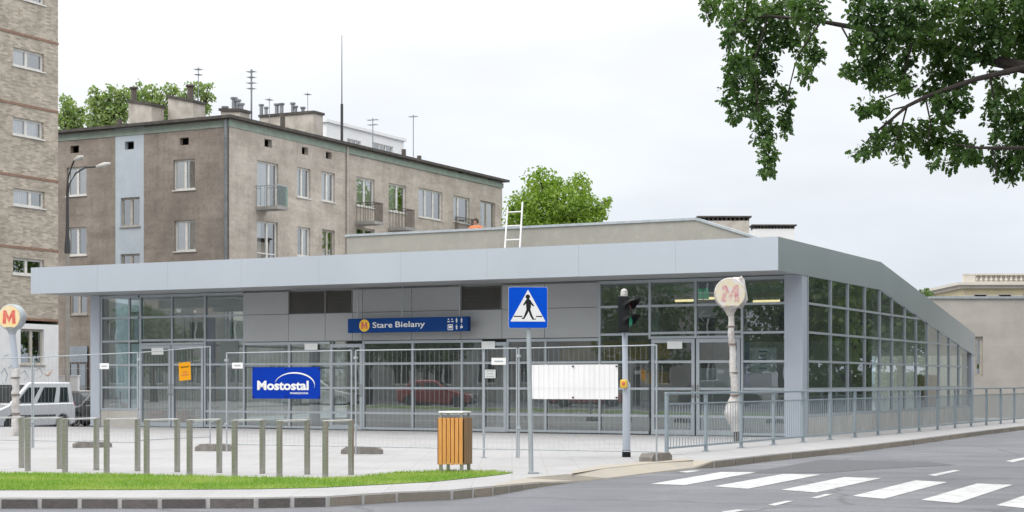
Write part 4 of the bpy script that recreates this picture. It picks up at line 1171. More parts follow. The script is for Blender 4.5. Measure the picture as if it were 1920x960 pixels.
# cream classical building far right
YK = 125.0
kb = thing('cream_building', 'cream classical building with a white cornice and balustrade, far right', 'building', (at(1806, YK), YK, LOWZ), 0)
g = -LOWZ; wK = at(2060, YK) - at(1806, YK)
def hk(py): return hz(py, YK) + g
b = MB(); b.box(0, wK, 0, 12, 0, hk(541)); wl_ = b.build('wall', M['cream'], kb)
b = MB(); b.box(-.25, wK, -.3, 12.2, hk(541) + .002, hk(535)); b.box(-.55, wK, -.6, 12.3, hk(535) + .001, hk(530)); b.build('cornice', M['pale'], kb)
b = MB(); b.box(0, wK, -.1, .3, hk(529.9), hk(528)); b.box(0, wK, -.1, .3, hk(516), hk(513)); b.box(0, .9, -.08, .28, hk(528) + .001, hk(516) - .001)
x = 1.0
while x < wK: b.lathe([(.07, hk(528)), (.15, hk(525)), (.06, hk(519)), (.09, hk(516))], 6, lambda a, bb, z, x=x: (a + x, bb + .1, z)); x += .38
b.box(.9, wK, .2, .28, hk(528), hk(516)); b.build('balustrade', M['pale'], kb)
b = MB(); b.box(0, wK, -.06, -.001, hk(556), hk(553)); b.build('string_course', M['pale'], kb)
for i, px in enumerate((1838, 1884, 1930)):
    xx = at(px, YK) - at(1806, YK)
    b = MB(); b.box(xx - .55, xx + .55, -.05, -.002, hk(600), hk(551)); o_ = b.build('window', M['frame_old'], kb)
    b = MB(); b.box(xx - .45, xx + .45, -.06, -.051, hk(600), hk(553)); b.build('pane', M['dark'], o_)

# ------------------------------------------------------------------ trees
def leaf_cloud(cent, rad, n_, size, droop=0.0, nper=4, upb=.5):
    """n_ small leaves through ellipsoids: returns vertices, nper per leaf"""
    cent = np.asarray(cent, float); rad = np.asarray(rad, float)
    vol = (rad.prod(1)) ** (2 / 3.); idx = rng.choice(len(cent), n_, p=vol / vol.sum())
    d = rng.normal(size=(n_, 3)); d /= np.linalg.norm(d, axis=1, keepdims=True)
    r_ = rng.uniform(.35, 1.0, (n_, 1)) ** .6
    p = cent[idx] + d * r_ * rad[idx] * rng.uniform(.85, 1.15, (n_, 1))
    nm = rng.normal(size=(n_, 3)) + d * .5; nm[:, 2] += upb; nm /= np.linalg.norm(nm, axis=1, keepdims=True)
    tt = rng.normal(size=(n_, 3)); tt[:, 2] -= droop; tt -= nm * (tt * nm).sum(1, keepdims=True); tt /= np.linalg.norm(tt, axis=1, keepdims=True)
    return leaf_verts(p, nm, tt, size * rng.uniform(.6, 1.3, n_), nper)
OUT4 = np.array([(0, 0), (.55, .36), (1, 0), (.55, -.36)])
OUT9 = np.array([(0, 0), (.18, .16), (.36, .13), (.48, .33), (.66, .20), (.80, .28), (1.0, 0), (.80, -.28), (.66, -.20), (.48, -.33), (.36, -.13), (.18, -.16)])
def leaf_verts(p, nm, tt, s_, nper):
    o_ = OUT4 if nper == 4 else OUT9
    bb = np.cross(nm, tt)
    v = p[:, None, :] + tt[:, None, :] * (o_[None, :, 0:1] * s_[:, None, None]) + bb[:, None, :] * (o_[None, :, 1:2] * s_[:, None, None])
    v += nm[:, None, :] * (np.abs(o_[None, :, 1:2]) * .35 * s_[:, None, None]) - np.array([0, 0, 1.]) * (o_[None, :, 0:1] ** 2 * .18 * s_[:, None, None])
    return v.reshape(-1, 3)
def tree(name, label, base, height, crown_z, crown_r, mat, n_leaf, size, n_blob=26, blob=.34, group=None, trunk_r=.2, seed=1, hollow=0.0):
    rr = random.Random(seed)
    t = thing(name, label, 'tree', base, 0, group)
    cs, rs = [], []
    cz = (crown_z + height) / 2; hh = (height - crown_z) / 2
    for i in range(n_blob):
        th = rr.uniform(0, 6.283); ph = math.acos(rr.uniform(-.9, 1)); q = rr.uniform(.45 + hollow, .86)
        cs.append((crown_r * q * math.sin(ph) * math.cos(th), crown_r * q * math.sin(ph) * math.sin(th), cz + hh * q * math.cos(ph)))
        s_ = rr.uniform(.55, 1.15) * blob * crown_r; rs.append((s_, s_, s_ * .8 * min(1.3, hh / crown_r + .3)))
    b = MB(); top = cz + hh * .25
    b.tube([(0, 0, -.05), (.02, .01, crown_z * .5), (-.03, .04, crown_z), (.05, 0, top)], [trunk_r * 1.25, trunk_r, trunk_r * .8, trunk_r * .25], 9)
    for c in cs[::2]:
        z0_ = rr.uniform(crown_z * .85, top * .85); mid = (c[0] * .5, c[1] * .5, (z0_ + c[2]) / 2 + .15)
        b.tube([(0, 0, z0_), mid, c], [trunk_r * .42, trunk_r * .25, trunk_r * .08], 6)
    b.build('trunk', M['tree_bark'], t, smooth=True)
    raw_mesh('crown', leaf_cloud(cs, rs, n_leaf, size), 4, M[mat], t)
    return t
def shaped_tree(name, label, px, Y, blobs, mat, n_leaf, size, trunk_r, group=None, seed=1):
    """a tree whose crown is a set of boughs: centre column and row, radius in picture units at its distance"""
    rr = random.Random(seed); bx = at(px, Y); k_ = Y / F
    t = thing(name, label, 'tree', (bx, Y, LOWZ), 0, group)
    cs, rs = [], []
    W_ = max(abs(b_[0] - px) for b_ in blobs) * k_
    for (x, y, r_) in blobs:
        cx_ = at(x, Y) - bx; dep = math.sqrt(max(.05, 1 - (cx_ / (W_ * 1.15)) ** 2)) * W_
        for j in range(3):
            cs.append((cx_ + rr.uniform(-.3, .3) * r_ * k_, (j - 1) * dep * .6 + rr.uniform(-.2, .2) * dep, hz(y, Y) - LOWZ + rr.uniform(-.25, .25) * r_ * k_))
            q = r_ * k_ * rr.uniform(.75, 1.05); rs.append((q, q, q * .85))
    zl = min(c[2] for c in cs)
    b = MB(); top = sum(c[2] for c in cs) / len(cs)
    b.tube([(0, 0, -.05), (.05, .02, zl * .5), (-.04, .03, zl), (0, 0, top)], [trunk_r * 1.3, trunk_r, trunk_r * .75, trunk_r * .3], 9)
    for c in cs:
        z0_ = zl - .8 + (top - zl) * rr.uniform(.1, .7)
        b.tube([(0, 0, z0_), (c[0] * .5, c[1] * .5, (z0_ + c[2]) / 2 + .15), c], [trunk_r * .35, trunk_r * .2, .02], 5)
    b.build('trunk', M['tree_bark'], t, smooth=True)
    raw_mesh('crown', leaf_cloud(cs, rs, n_leaf, size), 4, M[mat], t)
    return t
shaped_tree('maple_tree', 'bright green maple rising over the concrete roof behind the ladder', 1045, 96.0,
            [(1010, 352, 34), (985, 385, 30), (1048, 374, 36), (1085, 354, 26), (1096, 386, 34), (1126, 390, 16), (1138, 376, 9), (1030, 405, 46), (1070, 412, 46), (972, 412, 28), (1112, 410, 24), (1010, 334, 12), (1086, 337, 10), (960, 396, 11), (1045, 347, 12), (1030, 440, 60), (1075, 440, 50), (1000, 430, 40)], 'maple', 15000, .21, .2, None, 5)
G_ = 'trees behind the apartment roof'
shaped_tree('poplar_tree', 'sparse tree tight against the brick tower edge above the eaves', 128, 121.0, [(126, 205, 18), (142, 222, 20), (120, 184, 9), (130, 238, 24), (152, 208, 8), (112, 225, 18), (125, 265, 30)], 'poplar', 2000, .27, .2, G_, 15)
shaped_tree('poplar_tree', 'pale green tree showing between the brick tower and the first chimney', 205, 118.0, [(186, 195, 22), (214, 186, 24), (178, 170, 9), (204, 220, 32), (232, 175, 14), (236, 205, 24), (180, 225, 20), (210, 166, 9), (205, 255, 36)], 'poplar', 3400, .27, .22, G_, 8)
shaped_tree('poplar_tree', 'pale green tree behind the two chimney blocks', 290, 123.0, [(256, 178, 14), (272, 192, 22), (292, 176, 16), (318, 172, 14), (308, 200, 20), (270, 164, 8), (332, 168, 8), (290, 225, 34), (325, 215, 22)], 'poplar', 2400, .27, .22, G_, 21)
shaped_tree('poplar_tree', 'pale green tree at the right of the second chimney under the thin antenna', 370, 120.0, [(346, 186, 16), (374, 170, 16), (390, 180, 12), (384, 202, 16), (394, 160, 7), (362, 205, 22), (372, 240, 30), (356, 165, 8)], 'poplar', 1800, .27, .2, G_, 33)
Y = 112.0
tree('distant_tree', 'small dark tree top peeping over the falling roof edge', (at(1735, Y), Y, LOWZ), hz(527, Y) - LOWZ, 3.0, 1.3, 'street_leaf', 1200, .22, 14, .4, trunk_r=.12, seed=3)

# the big oak whose boughs hang into the picture: trunk beyond the right edge, on the far pavement
OB = (12.4, 21.5)
oak = thing('oak_tree', 'big dark oak whose leafy boughs hang down from the upper right', 'tree', (OB[0], OB[1], ROADZ), 0)
def ow(px, py, Y): return (at(px, Y) - OB[0], Y - OB[1], hz(py, Y) - ROADZ)
b = MB()
b.tube([(0, 0, -.1), (.05, .05, 2.0), (-.1, 0, 4.2), (-.3, .1, 6.4), (-.1, .2, 9.0), (.1, .1, 12.0)], [.55, .40, .36, .30, .2, .06], 12)
TW = lambda p: p
b.tube([(-.15, 0, 4.6), ow(2080, 150, 21.6), ow(1920, 126, 21.7), ow(1855, 112, 21.8), ow(1783, 91, 22.0), ow(1711, 78, 22.2), ow(1640, 58, 22.3), ow(1577, 47, 22.2), ow(1539, 40, 22.1), ow(1440, 30, 22.0), ow(1380, 40, 22)], [.20, .13, .085, .075, .065, .05, .04, .032, .026, .018, .008], 8)
b.tube([ow(1990, 133, 21.6), ow(1920, 127, 21.4), ow(1831, 148, 21.3), ow(1773, 168, 21.3), ow(1735, 182, 21.3), ow(1701, 199, 21.4), ow(1663, 231, 21.4), ow(1640, 250, 21.4), ow(1627, 262, 21.4)], [.06, .045, .036, .032, .027, .024, .018, .014, .008], 8)
b.tube([(-.1, 0, 3.9), ow(2060, 285, 21.0), ow(1920, 277, 21.1), ow(1833, 277, 21.2), ow(1790, 270, 21.2)], [.10, .05, .025, .018, .008], 7)
b.tube([(-.2, .05, 6.0), ow(2000, -60, 22.4), ow(1800, -80, 22.6), ow(1600, -60, 22.6), ow(1420, -40, 22.5)], [.22, .15, .11, .07, .03], 8)
b.tube([(-.2, .05, 7.0), (-2, 1.5, 8.6), (-4.0, 2.6, 10)], [.2, .12, .03], 8); b.tube([(0, .05, 6.6), (2.4, 1.0, 8.4), (4.2, 1.6, 9.6)], [.2, .12, .03], 8); b.tube([(0, 0, 6.8), (.4, -2.4, 8.0), (.8, -4.4, 9)], [.2, .12, .03], 8)
for p_ in (((1539, 41), (1505, 90), (1491, 120), (1479, 168), (1472, 200)), ((1440, 30), (1415, 110), (1420, 190), (1438, 300)), ((1711, 79), (1700, 120), (1690, 160)), ((1720, 160), (1680, 176), (1650, 188)), ((1701, 199), (1675, 205), (1660, 222)), ((1855, 130), (1866, 200), (1868, 260)), ((1577, 48), (1600, 90), (1620, 140)), ((1380, 40), (1365, 110), (1375, 190)), ((1735, 182), (1745, 230), (1740, 265)), ((1701, 199), (1690, 240), (1668, 290)), ((1860, 277), (1866, 300), (1868, 335)), ((1905, 277), (1902, 300), (1896, 330))):
    Yb = 21.8 + random.uniform(-.3, .3); n_ = len(p_)
    b.tube([ow(px, py, Yb) for px, py in p_], [.014 * (1 - .7 * i / n_) for i in range(n_)], 5)
b.build('trunk', M['tree_bark'], oak, smooth=True)
# leaf clumps: centre and half sizes in picture units, measured at the bough's distance
CL = [(1345, 14, 34, 24), (1400, 25, 48, 40), (1460, 30, 48, 42), (1515, 20, 36, 38), (1368, 62, 22, 26), (1430, 78, 36, 30), (1490, 76, 42, 26), (1522, 96, 22, 24), (1510, 138, 13, 20),
      (1385, 122, 30, 34), (1428, 130, 32, 40), (1372, 175, 20, 36), (1420, 185, 36, 34), (1380, 218, 10, 16), (1432, 238, 24, 34), (1436, 290, 17, 34), (1440, 322, 14, 10), (1472, 190, 14, 34), (1475, 232, 14, 22),
      (1620, 25, 36, 36), (1680, 20, 48, 44), (1750, 22, 52, 46), (1820, 20, 52, 48), (1885, 24, 50, 50), (1940, 40, 50, 70), (1610, 75, 22, 26), (1650, 80, 32, 36), (1625, 128, 38, 28), (1660, 140, 20, 26), (1588, 134, 12, 8), (1640, 152, 18, 16),
      (1700, 70, 36, 30), (1697, 128, 22, 36), (1693, 160, 14, 14), (1752, 78, 36, 34), (1760, 130, 34, 40), (1805, 90, 38, 38), (1800, 145, 26, 34), (1745, 172, 26, 16), (1860, 80, 40, 38), (1910, 95, 34, 40),
      (1770, 195, 26, 26), (1806, 190, 22, 22), (1775, 230, 14, 20), (1625, 204, 20, 14), (1648, 200, 18, 18), (1616, 283, 18, 16), (1650, 265, 20, 24), (1668, 250, 20, 20), (1690, 290, 14, 20), (1700, 252, 22, 22), (1738, 250, 30, 30), (1745, 275, 18, 16), (1790, 268, 34, 22), (1810, 285, 28, 22), (1752, 306, 7, 10), (1785, 308, 12, 10), (1826, 292, 16, 16),
      (1866, 160, 18, 34), (1864, 215, 16, 40), (1872, 250, 12, 14), (1900, 180, 20, 24), (1905, 225, 22, 34), (1868, 300, 13, 40), (1900, 290, 24, 34), (1912, 255, 22, 20), (1893, 328, 12, 16), (1935, 280, 26, 60), (1945, 180, 30, 70)]
pts, nms, tts, szs = [], [], [], []
def rosettes(c, hs, n_r, s_, dep):
    for i in range(n_r):
        while True:
            q = rng.uniform(-1, 1, 3)
            if (q ** 2).sum() < 1.05: break
        o_ = np.array(c) + q * np.array((hs[0], dep, hs[1]))
        ax = rng.normal(size=3); ax[2] = abs(ax[2]) * .5 - .25; ax /= np.linalg.norm(ax)
        for k_ in range(rng.integers(5, 9)):
            d = rng.normal(size=3) + ax * .6; d[2] -= .35; d /= np.linalg.norm(d)
            nm = rng.normal(size=3); nm[2] += .7; nm -= d * (nm @ d); nm /= np.linalg.norm(nm)
            pts.append(o_ + d * .02); nms.append(nm); tts.append(d); szs.append(s_ * rng.uniform(.65, 1.2))
for cx_, cy_, hx, hy in CL:
    Yc = 21.9 + rng.uniform(-.7, .7)
    kx = Yc / F
    n_r = int(hx * hy / 19) + 5
    rosettes(ow(cx_, cy_, Yc), (hx * kx, hy * kx), n_r, .080, min(.55, max(.16, .8 * hx * kx)))
for i in range(70):                              # the rest of the crown, above and beyond the picture
    while True:
        q = rng.uniform(-1, 1, 3)
        if .25 < (q ** 2).sum() < 1: break
    c = (q[0] * 6.0 - .3, q[1] * 5.2 + .8, 9.8 + q[2] * 4.0)
    pxx = CX + F * (c[0] + OB[0]) / (c[1] + OB[1]); pyy = H - F * (c[2] + ROADZ - E) / (c[1] + OB[1])
    if pyy > -75 and pxx < 2010: continue
    rosettes(c, (1.25, .85), 60, .19, 1.2)
crown = raw_mesh('crown', leaf_verts(np.array(pts), np.array(nms), np.array(tts), np.array(szs), 12), 12, M['oak'], oak)

# ------------------------------------------------------------------ what the glass mirrors: the street behind and beside the camera
for i, (x, y, h_, r_) in enumerate(((-62, 24, 6.4, 2.8), (-66, 31, 7.2, 3.0), (-48, 13, 5.6, 2.6), (-70, 38, 7.5, 3.2), (-33, -1, 9.0, 3.8), (-53, 14, 6.4, 3.0), (-39, 4.5, 8.6, 3.6))):
    tree('street_tree', ['dark street tree over the road, mirrored in the left station doors', 'street tree mirrored in the leftmost glass', 'street tree mirrored in the middle station glass', 'widest street tree mirrored beyond the left glass', 'street tree nearest the camera, mirrored in the right glass', 'taller street tree of the back row, mirrored behind the blue banner', 'back row street tree mirrored behind the traffic light'][i], (x, y, ROADZ), h_, 1.6, r_, 'street_leaf', 3200, .34, 24, .34, 'street trees facing the station', .2, 40 + i)
_rt = [(27.5, 49), (34, 60), (40, 71), (46, 82), (52, 93), (58, 104), (64, 116), (24, 40), (33, 50), (41, 62), (48, 74), (55, 86), (62, 98), (70, 110)]
_wd = ['first', 'second', 'third', 'fourth', 'fifth', 'sixth', 'seventh']
for i, (x, y) in enumerate(_rt):
    h_ = 12 + (i * 37 % 5) * .7; r_ = 4.6 + (i * 53 % 4) * .3
    tree('roadside_tree', 'dark tree of the %s roadside row, %s from the crossing, mirrored in the side glass' % (('near', 'far')[i // 7], _wd[i % 7] if i < 7 else _wd[i - 7]), (x + (i * 29 % 5) * .3, y, ROADZ), h_, 1.2, r_, 'street_leaf', 5200, .42, 30, .36, 'dark trees along the right side of the road', .25, 60 + i)
for i, (p0, p1, lab) in enumerate((((29.5, 45), (46.5, 78), 'added unseen hedge darkening the mirrored gap below the roadside crowns, nearer stretch'), ((48, 80), (70, 122), 'added unseen hedge darkening the mirrored gap below the roadside crowns, farther stretch'))):
    t = thing('hedge', lab, 'hedge', (p0[0], p0[1], ROADZ), 0)  # added out of view to darken the side glass reflection under the crowns
    n_ = 40
    cs = [((p1[0] - p0[0]) * k_ / n_, (p1[1] - p0[1]) * k_ / n_, 1.0) for k_ in range(n_ + 1)]
    raw_mesh('leaves', leaf_cloud(cs, [(.75, .75, 1.15)] * (n_ + 1), 9000, .28), 4, M['street_leaf'], t)
    b = MB(); b.tube([(0, 0, .5), (p1[0] - p0[0], p1[1] - p0[1], .5)], .45, 6); b.build('branches', M['tree_bark'], t)
op = thing('facing_building', 'long beige building across the street, seen mirrored in the station front', 'building', (-69, 6, ROADZ), R(-43))
op_m = FX(0)
hol = [(a, a + 1.3, z, z + 1.5) for a in np.arange(-26, 26, 3.1) for z in (1.2, 4.3, 7.4)]
b = MB(); b.wall(-28, 28, 0, 10.2, hol, lambda a, d, z: (-a, -(-d) if False else d, z), .3); b.build('wall', M['beige'], op, recalc=False)
b = MB(); b.box(-28.3, 28.3, -10, .5, 10.2, 10.6); b.build('roof', M['tar'], op)
b = MB(); b.box(-27.5, 27.5, -9, -.8, .1, 10.1); b.build('inner_wall', M['dark'], op)  # dark box behind the windows, painted for unlit rooms
for h in hol: 
    b = MB(); mm = lambda a, d, z: (-a, d, z)
    b.box(h[0], h[0] + .08, -.2, -.12, h[2], h[3], mm); b.box(h[1] - .08, h[1], -.2, -.12, h[2], h[3], mm); b.box(h[0] + .6, h[0] + .7, -.2, -.12, h[2], h[3], mm); b.box(h[0] + .08, h[1] - .08, -.2, -.12, h[2], h[2] + .08, mm); b.box(h[0] + .08, h[1] - .08, -.2, -.12, h[3] - .08, h[3], mm)
    w_ = b.build('window', M['frame'], op)
    p = MB(); p.poly([mm(h[0], -.16, h[2]), mm(h[1], -.16, h[2]), mm(h[1], -.16, h[3]), mm(h[0], -.16, h[3])]); p.build('pane', M['carglass'], w_, recalc=False)

# ------------------------------------------------------------------ cars
def car(name, label, loc, rotz, paintm, Lc, W, Hh, lower, green, wheels, wr_=.30, group=None, van=False, grille=True):
    """x forward. lower: side outline above the sill; green: rear foot, rear top, front top, windscreen foot"""
    t = thing(name, label, 'van' if van else 'car', loc, rotz, group)
    pts = []
    zb = .22
    arch = []
    for wx in wheels:
        arch.append([(wx + (wr_ + .07) * math.cos(a), zb + .02 + max(0, (wr_ + .07) * math.sin(a) + .08)) for a in np.linspace(0, math.pi, 9)])
    pts = list(lower)                             # clockwise from the front bumper foot over the bonnet to the rear bumper foot
    fw, rw = max(wheels), min(wheels)
    bottom = []
    for wx in (rw, fw):
        for a in np.linspace(math.pi, 0, 9):
            bottom.append((wx + (wr_ + .06) * math.cos(a), zb + (wr_ + .10) * math.sin(a)))
    side = pts + bottom
    b = MB(); b.prism(side, -W / 2, W / 2, lambda a, d, z: (a, d, z))
    body = b.build('body', paintm, t, bevel=.05, smooth=True)
    b = MB(); b.box(rw + wr_ + .1, fw - wr_ - .1, -W / 2 + .08, W / 2 - .08, .16, .3); b.box(min(p[0] for p in pts) + .1, max(p[0] for p in pts) - .1, -W / 2 + .25, W / 2 - .25, .18, .7); b.build('underbody', M['black'], t)
    zb_ = green[0][1]; zt_ = green[1][1]; Wb, Wt = W - .06, W * (.86 if van else .78)
    def yside(z, s_, o_=0): return s_ * ((Wb + (Wt - Wb) * (z - zb_) / (zt_ - zb_)) / 2 + o_)
    b = MB(); n_ = 0
    vs = [(x, yside(z, s_), z) for s_ in (-1, 1) for x, z in green]
    b.v = vs; b.f = [(0, 1, 2, 3), (7, 6, 5, 4), (0, 4, 5, 1), (1, 5, 6, 2), (2, 6, 7, 3), (3, 7, 4, 0)]
    b.build('cabin', paintm, t, bevel=.06, smooth=True)
    (x0, z0_), (x1, z1_), (x2, z2_), (x3, z3_) = green
    def side_glass(fr0, fr1, s_):
        def pt(fr, zz):
            f_ = (zz - z0_) / (z1_ - z0_)
            xa_ = x0 + (x1 - x0) * f_; xb_ = x3 + (x2 - x3) * f_
            return (xa_ + (xb_ - xa_) * fr, yside(zz, s_, .008), zz)
        za, zc_ = (z0_ + .07, z1_ - .20) if van else (z0_ + .03, z1_ - .13)
        b = MB(); b.poly([pt(fr0, za), pt(fr1, za), pt(fr1, zc_), pt(fr0, zc_)]); b.build('side_window', M['carglass_d'], t, recalc=False)
    splits = ((.09, .25), (.33, .60), (.68, .92)) if van else ((.10, .46), (.50, .93))
    for a, c in splits:
        for s_ in (-1, 1): side_glass(a, c, s_)
    def slope_glass(nm, pa, pb, o_):
        d = Vector((pb[0] - pa[0], 0, pb[1] - pa[1])); nrm = Vector((-d.z, 0, d.x)).normalized() * o_
        q = []
        for f_, s_ in ((.1, -1), (.1, 1), (.86, 1), (.86, -1)):
            x = pa[0] + d.x * f_; z = pa[1] + d.z * f_; q.append((x + nrm.x, yside(z, s_) * .88, z + nrm.z))
        b = MB(); b.poly(q); b.build(nm, M['carglass_d'], t, recalc=False)
    slope_glass('windscreen', green[3], green[2], -.012); slope_glass('rear_window', green[0], green[1], .012)
    for wx in wheels:
        for s_ in (-1, 1):
            yw = s_ * (W / 2 - .11)
            mk = lambda x, y, z: (wx + x, yw + z * s_, wr_ + y)
            b = MB(); b.lathe([(wr_ * .62, -.09), (wr_ * .95, -.09), (wr_, -.05), (wr_, .05), (wr_ * .95, .09), (wr_ * .62, .09)], 22, mk); w_ = b.build('wheel', M['rubber'], t, smooth=True)
            b = MB()
            b.lathe([(wr_ * .62, .06), (wr_ * .6, .095), (wr_ * .52, .075), (wr_ * .18, .085), (.02, .1)], 20, mk); b.build('rim', M['rim'], w_, smooth=True)
    xf = max(p[0] for p in pts); xr = min(p[0] for p in pts)
    zl = .62 if not van else .78
    for s_ in (-1, 1):
        b = MB(); b.box(xf - .18, xf + .012, s_ * (W / 2 - .42), s_ * (W / 2 - .06), zl - .08, zl + .09); b.build('headlight', M['headlight'], t, bevel=.02)
        b = MB(); b.box(xr - .012, xr + .1, s_ * (W / 2 - .22), s_ * (W / 2 - .05), zl, zl + .3); b.build('tail_light', M['taillight'], t, bevel=.02)
        b = MB(); b.box(x3 - .32, x3 - .16, s_ * (W / 2), s_ * (W / 2 + .2), z3_ + .03, z3_ + .2); b.build('mirror', M['plasticgrey'], t, bevel=.03)
    b = MB(); b.box(xf - .06, xf + .03, -W / 2 + .03, W / 2 - .03, .26, .5); b.build('bumper', M['plasticgrey'], t, bevel=.03)
    b = MB(); b.box(xr - .03, xr + .06, -W / 2 + .03, W / 2 - .03, .28, .55); b.build('bumper', M['plasticgrey'], t, bevel=.03)
    if grille:
        b = MB(); b.box(xf - .02, xf + .014, -.36, .36, zl - .06, zl + .06); b.build('grille', M['black'], t)
        b = MB(); b.box(xf + .031, xf + .038, -.26, .26, .33, .44); b.build('number_plate', M['white'], t)
    if van:
        b = MB(); 
        for s_ in (-1, 1): b.box(rw + wr_ + .1, fw - wr_ - .1, s_ * (W / 2 - .01), s_ * (W / 2 + .015), .55, .63)
        b.build('side_strip', M['plasticgrey'], t)
    return t
M['carglass_d'] = pm('dark car window', (.016, .022, .026), (.028, .036, .042), .8, .08, spec=.45)
P_silver, P_black, P_red, P_white = paint('silver paint', (.62, .64, .67)), paint('dark grey paint', (.05, .05, .055)), paint('red paint', (.35, .03, .03)), paint('white paint car', (.72, .72, .72))
sal_low = [(2.0, .24), (2.12, .34), (2.12, .58), (2.02, .72), (1.0, .90), (-1.55, .94), (-2.0, .90), (-2.1, .6), (-2.08, .30)]
sal_green = [(-1.9, .88), (-1.25, 1.42), (.05, 1.44), (.95, .88)]
van_low = [(1.9, .26), (2.02, .36), (2.02, .66), (1.93, .84), (1.35, 1.02), (-1.9, 1.06), (-1.98, .9), (-1.98, .3)]
van_green = [(-1.96, 1.0), (-1.84, 1.82), (.30, 1.82), (1.38, .99)]
RV = math.atan2(-V[1], -V[0])
car('parked_van', 'silver van parked at the brick tower facing the street', (at(38, 60.0), 60.0, LOWZ), RV, P_silver, 4, 1.68, 1.82, van_low, van_green, (1.28, -1.32), .31, 'parked cars left of the station', True)
car('parked_car', 'dark grey car with lit-looking headlights parked behind the silver van', (at(150, 66.5), 66.5, LOWZ), RV + R(4), P_black, 4.2, 1.68, 1.44, sal_low, sal_green, (1.28, -1.3), .3, 'parked cars left of the station')
car('parked_car', 'white car half hidden behind the silver van and dark car', (at(131, 73.0), 73.0, LOWZ), RV - R(6), P_white, 4.2, 1.68, 1.44, sal_low, sal_green, (1.28, -1.3), .3, 'parked cars left of the station')
for i, (x, y, pn, lab) in enumerate(((-41.5, 16.5, P_red, 'red car parked over the street, mirrored in the middle glass'), (-36.2, 10.2, P_red, 'second red car over the street, mirrored right of the first red one'), (-46.5, 20.8, P_silver, 'silver car parked over the street, mirrored in the left glass'), (-31.5, 5, P_black, 'dark car parked over the street, mirrored in the right glass'))):
    car('parked_car', lab, (x, y, ROADZ), R(-43), pn, 4.2, 1.68, 1.44, sal_low, sal_green, (1.28, -1.3), .3, 'cars parked over the street')

# ------------------------------------------------------------------ street lamp with two arms
YL = 63.0
xL = at(126.5, YL)
t = thing('street_lamp', 'tall double armed street lamp on a concrete post before the brown block', 'lamp', (xL, YL, LOWZ), 0)
def lz(py): return hz(py, YL) - LOWZ
def lx(px): return at(px, YL) - xL
b = MB(); b.tube([(0, 0, 0), (0, 0, lz(470))], [.10, .085], 10); b.build('concrete_post', M['lamp_conc'], t, smooth=True)
b = MB(); b.tube([(0, 0, lz(475)), (0, 0, lz(462)), (0, 0, lz(440)), (0, 0, lz(370)), (0, 0, lz(355))], [.11, .11, .07, .055, .05], 8); b.build('pole', M['lamp_pole'], t, smooth=True)
for arm, d in (([(126.5, 372), (130, 345), (142, 325), (160, 314), (181, 312.5)], .0), ([(126.5, 372), (127.5, 350), (132, 330), (140, 312), (146, 303)], -.6)):
    b = MB(); n_ = len(arm)
    b.tube([(lx(px), d * i / n_, lz(py)) for i, (px, py) in enumerate(arm)], .032, 6); a_ = b.build('arm', M['lamp_pole'], t, smooth=True)
    (p0, q0) = arm[-1]; p1, q1 = (207, 306.5) if d == 0 else (163, 297)
    e0, e1 = Vector((lx(p0 - 1), d * .8, lz(q0))), Vector((lx(p1), d, lz(q1)))
    b = MB(); b.tube([e0, e0.lerp(e1, .25), e0.lerp(e1, .6), e1], [.035, .075, .10, .04], 10); b.build('lamp_head', M['lamp_head'], t, smooth=True)

# ------------------------------------------------------------------ metro pylons
def pylon(label, base, px, py, r_px, lean, faceang, pale, wrapped):
    Yb = base[1]; t = thing('metro_pylon', label, 'sign', (base[0], base[1], 0), 0)
    cx_, cz_ = at(px, Yb) - base[0], hz(py, Yb); r_ = r_px * Yb / F
    d = r_ * .42
    ca, sa = math.cos(faceang), math.sin(faceang)
    def mm(a, dd, z): return (cx_ + a * ca + dd * sa, a * sa - dd * ca, z)
    nseg = 36
    b = MB(); prof = [(r_ * .93, -d), (r_, -d * .8), (r_, d * .8), (r_ * .93, d)]
    b.lathe(prof, nseg, lambda x, y, z: mm(x, z, cz_ + y))
    drum = b.build('disc', M['galv'] if not wrapped else M['foil'], t, smooth=True)
    for sgn in (1, -1):
        m2 = (lambda a, dd, z: mm(a, dd, cz_ + z)) if sgn == 1 else (lambda a, dd, z: mm(-a, -dd, cz_ + z))
        logo(drum, 0, 0, r_ * .9, m2, d + .002, *pale)
    b = MB(); zc_ = cz_ - r_ * .86
    b.tube([(cx_, 0, zc_ + r_ * .1), (cx_, 0, zc_ - r_ * .10), (cx_ * .97, 0, zc_ - r_ * .48)], [r_ * .60, r_ * .40, .072], 14); b.build('neck', M['galv'] if not wrapped else M['foil'], t, smooth=True)
    return t, (cx_, zc_ - r_ * .44, r_)
bx_, by_ = at(29, 38.9), 38.9
t, (cx_, cz_, r_) = pylon('metro pylon with a yellow disc and red M, left of the station', (bx_, by_), 23, 595, 24.5, 0, R(-14), ('logo_yellow', 'logo_red'), False)
b = MB(); b.tube([(cx_ * .97, 0, cz_), (0, 0, hz(690, by_))], .075, 12); b.build('pole', M['column'], t, smooth=True)
b = MB(); pth = []; rad = []
for i in range(15): f_ = i / 14; pth.append((math.sin(i * 2.1) * .015, math.cos(i * 1.3) * .015, hz(692, by_) * (1 - f_) + .0)); rad.append(.085 + .006 * math.sin(i * 2.7) + .004 * (i % 2))
b.tube(pth, rad, 12); b.build('wrapping', M['foil'], t, smooth=True)
b = MB()
for z in (.5, .95, 1.35): b.lathe([(.106, z), (.108, z + .04)], 12)
b.build('tape', M['tape'], t)
bx_, by_ = at(1381, 34.6), 34.6
t, (cx_, cz_, r_) = pylon('metro pylon wrapped in white plastic foil in front of the right doors', (bx_, by_), 1369, 551, 30, 0, R(-6), ('logo_pale', 'logo_pink'), True)
b = MB(); pth = []; rad = []
zt_ = cz_ + .1
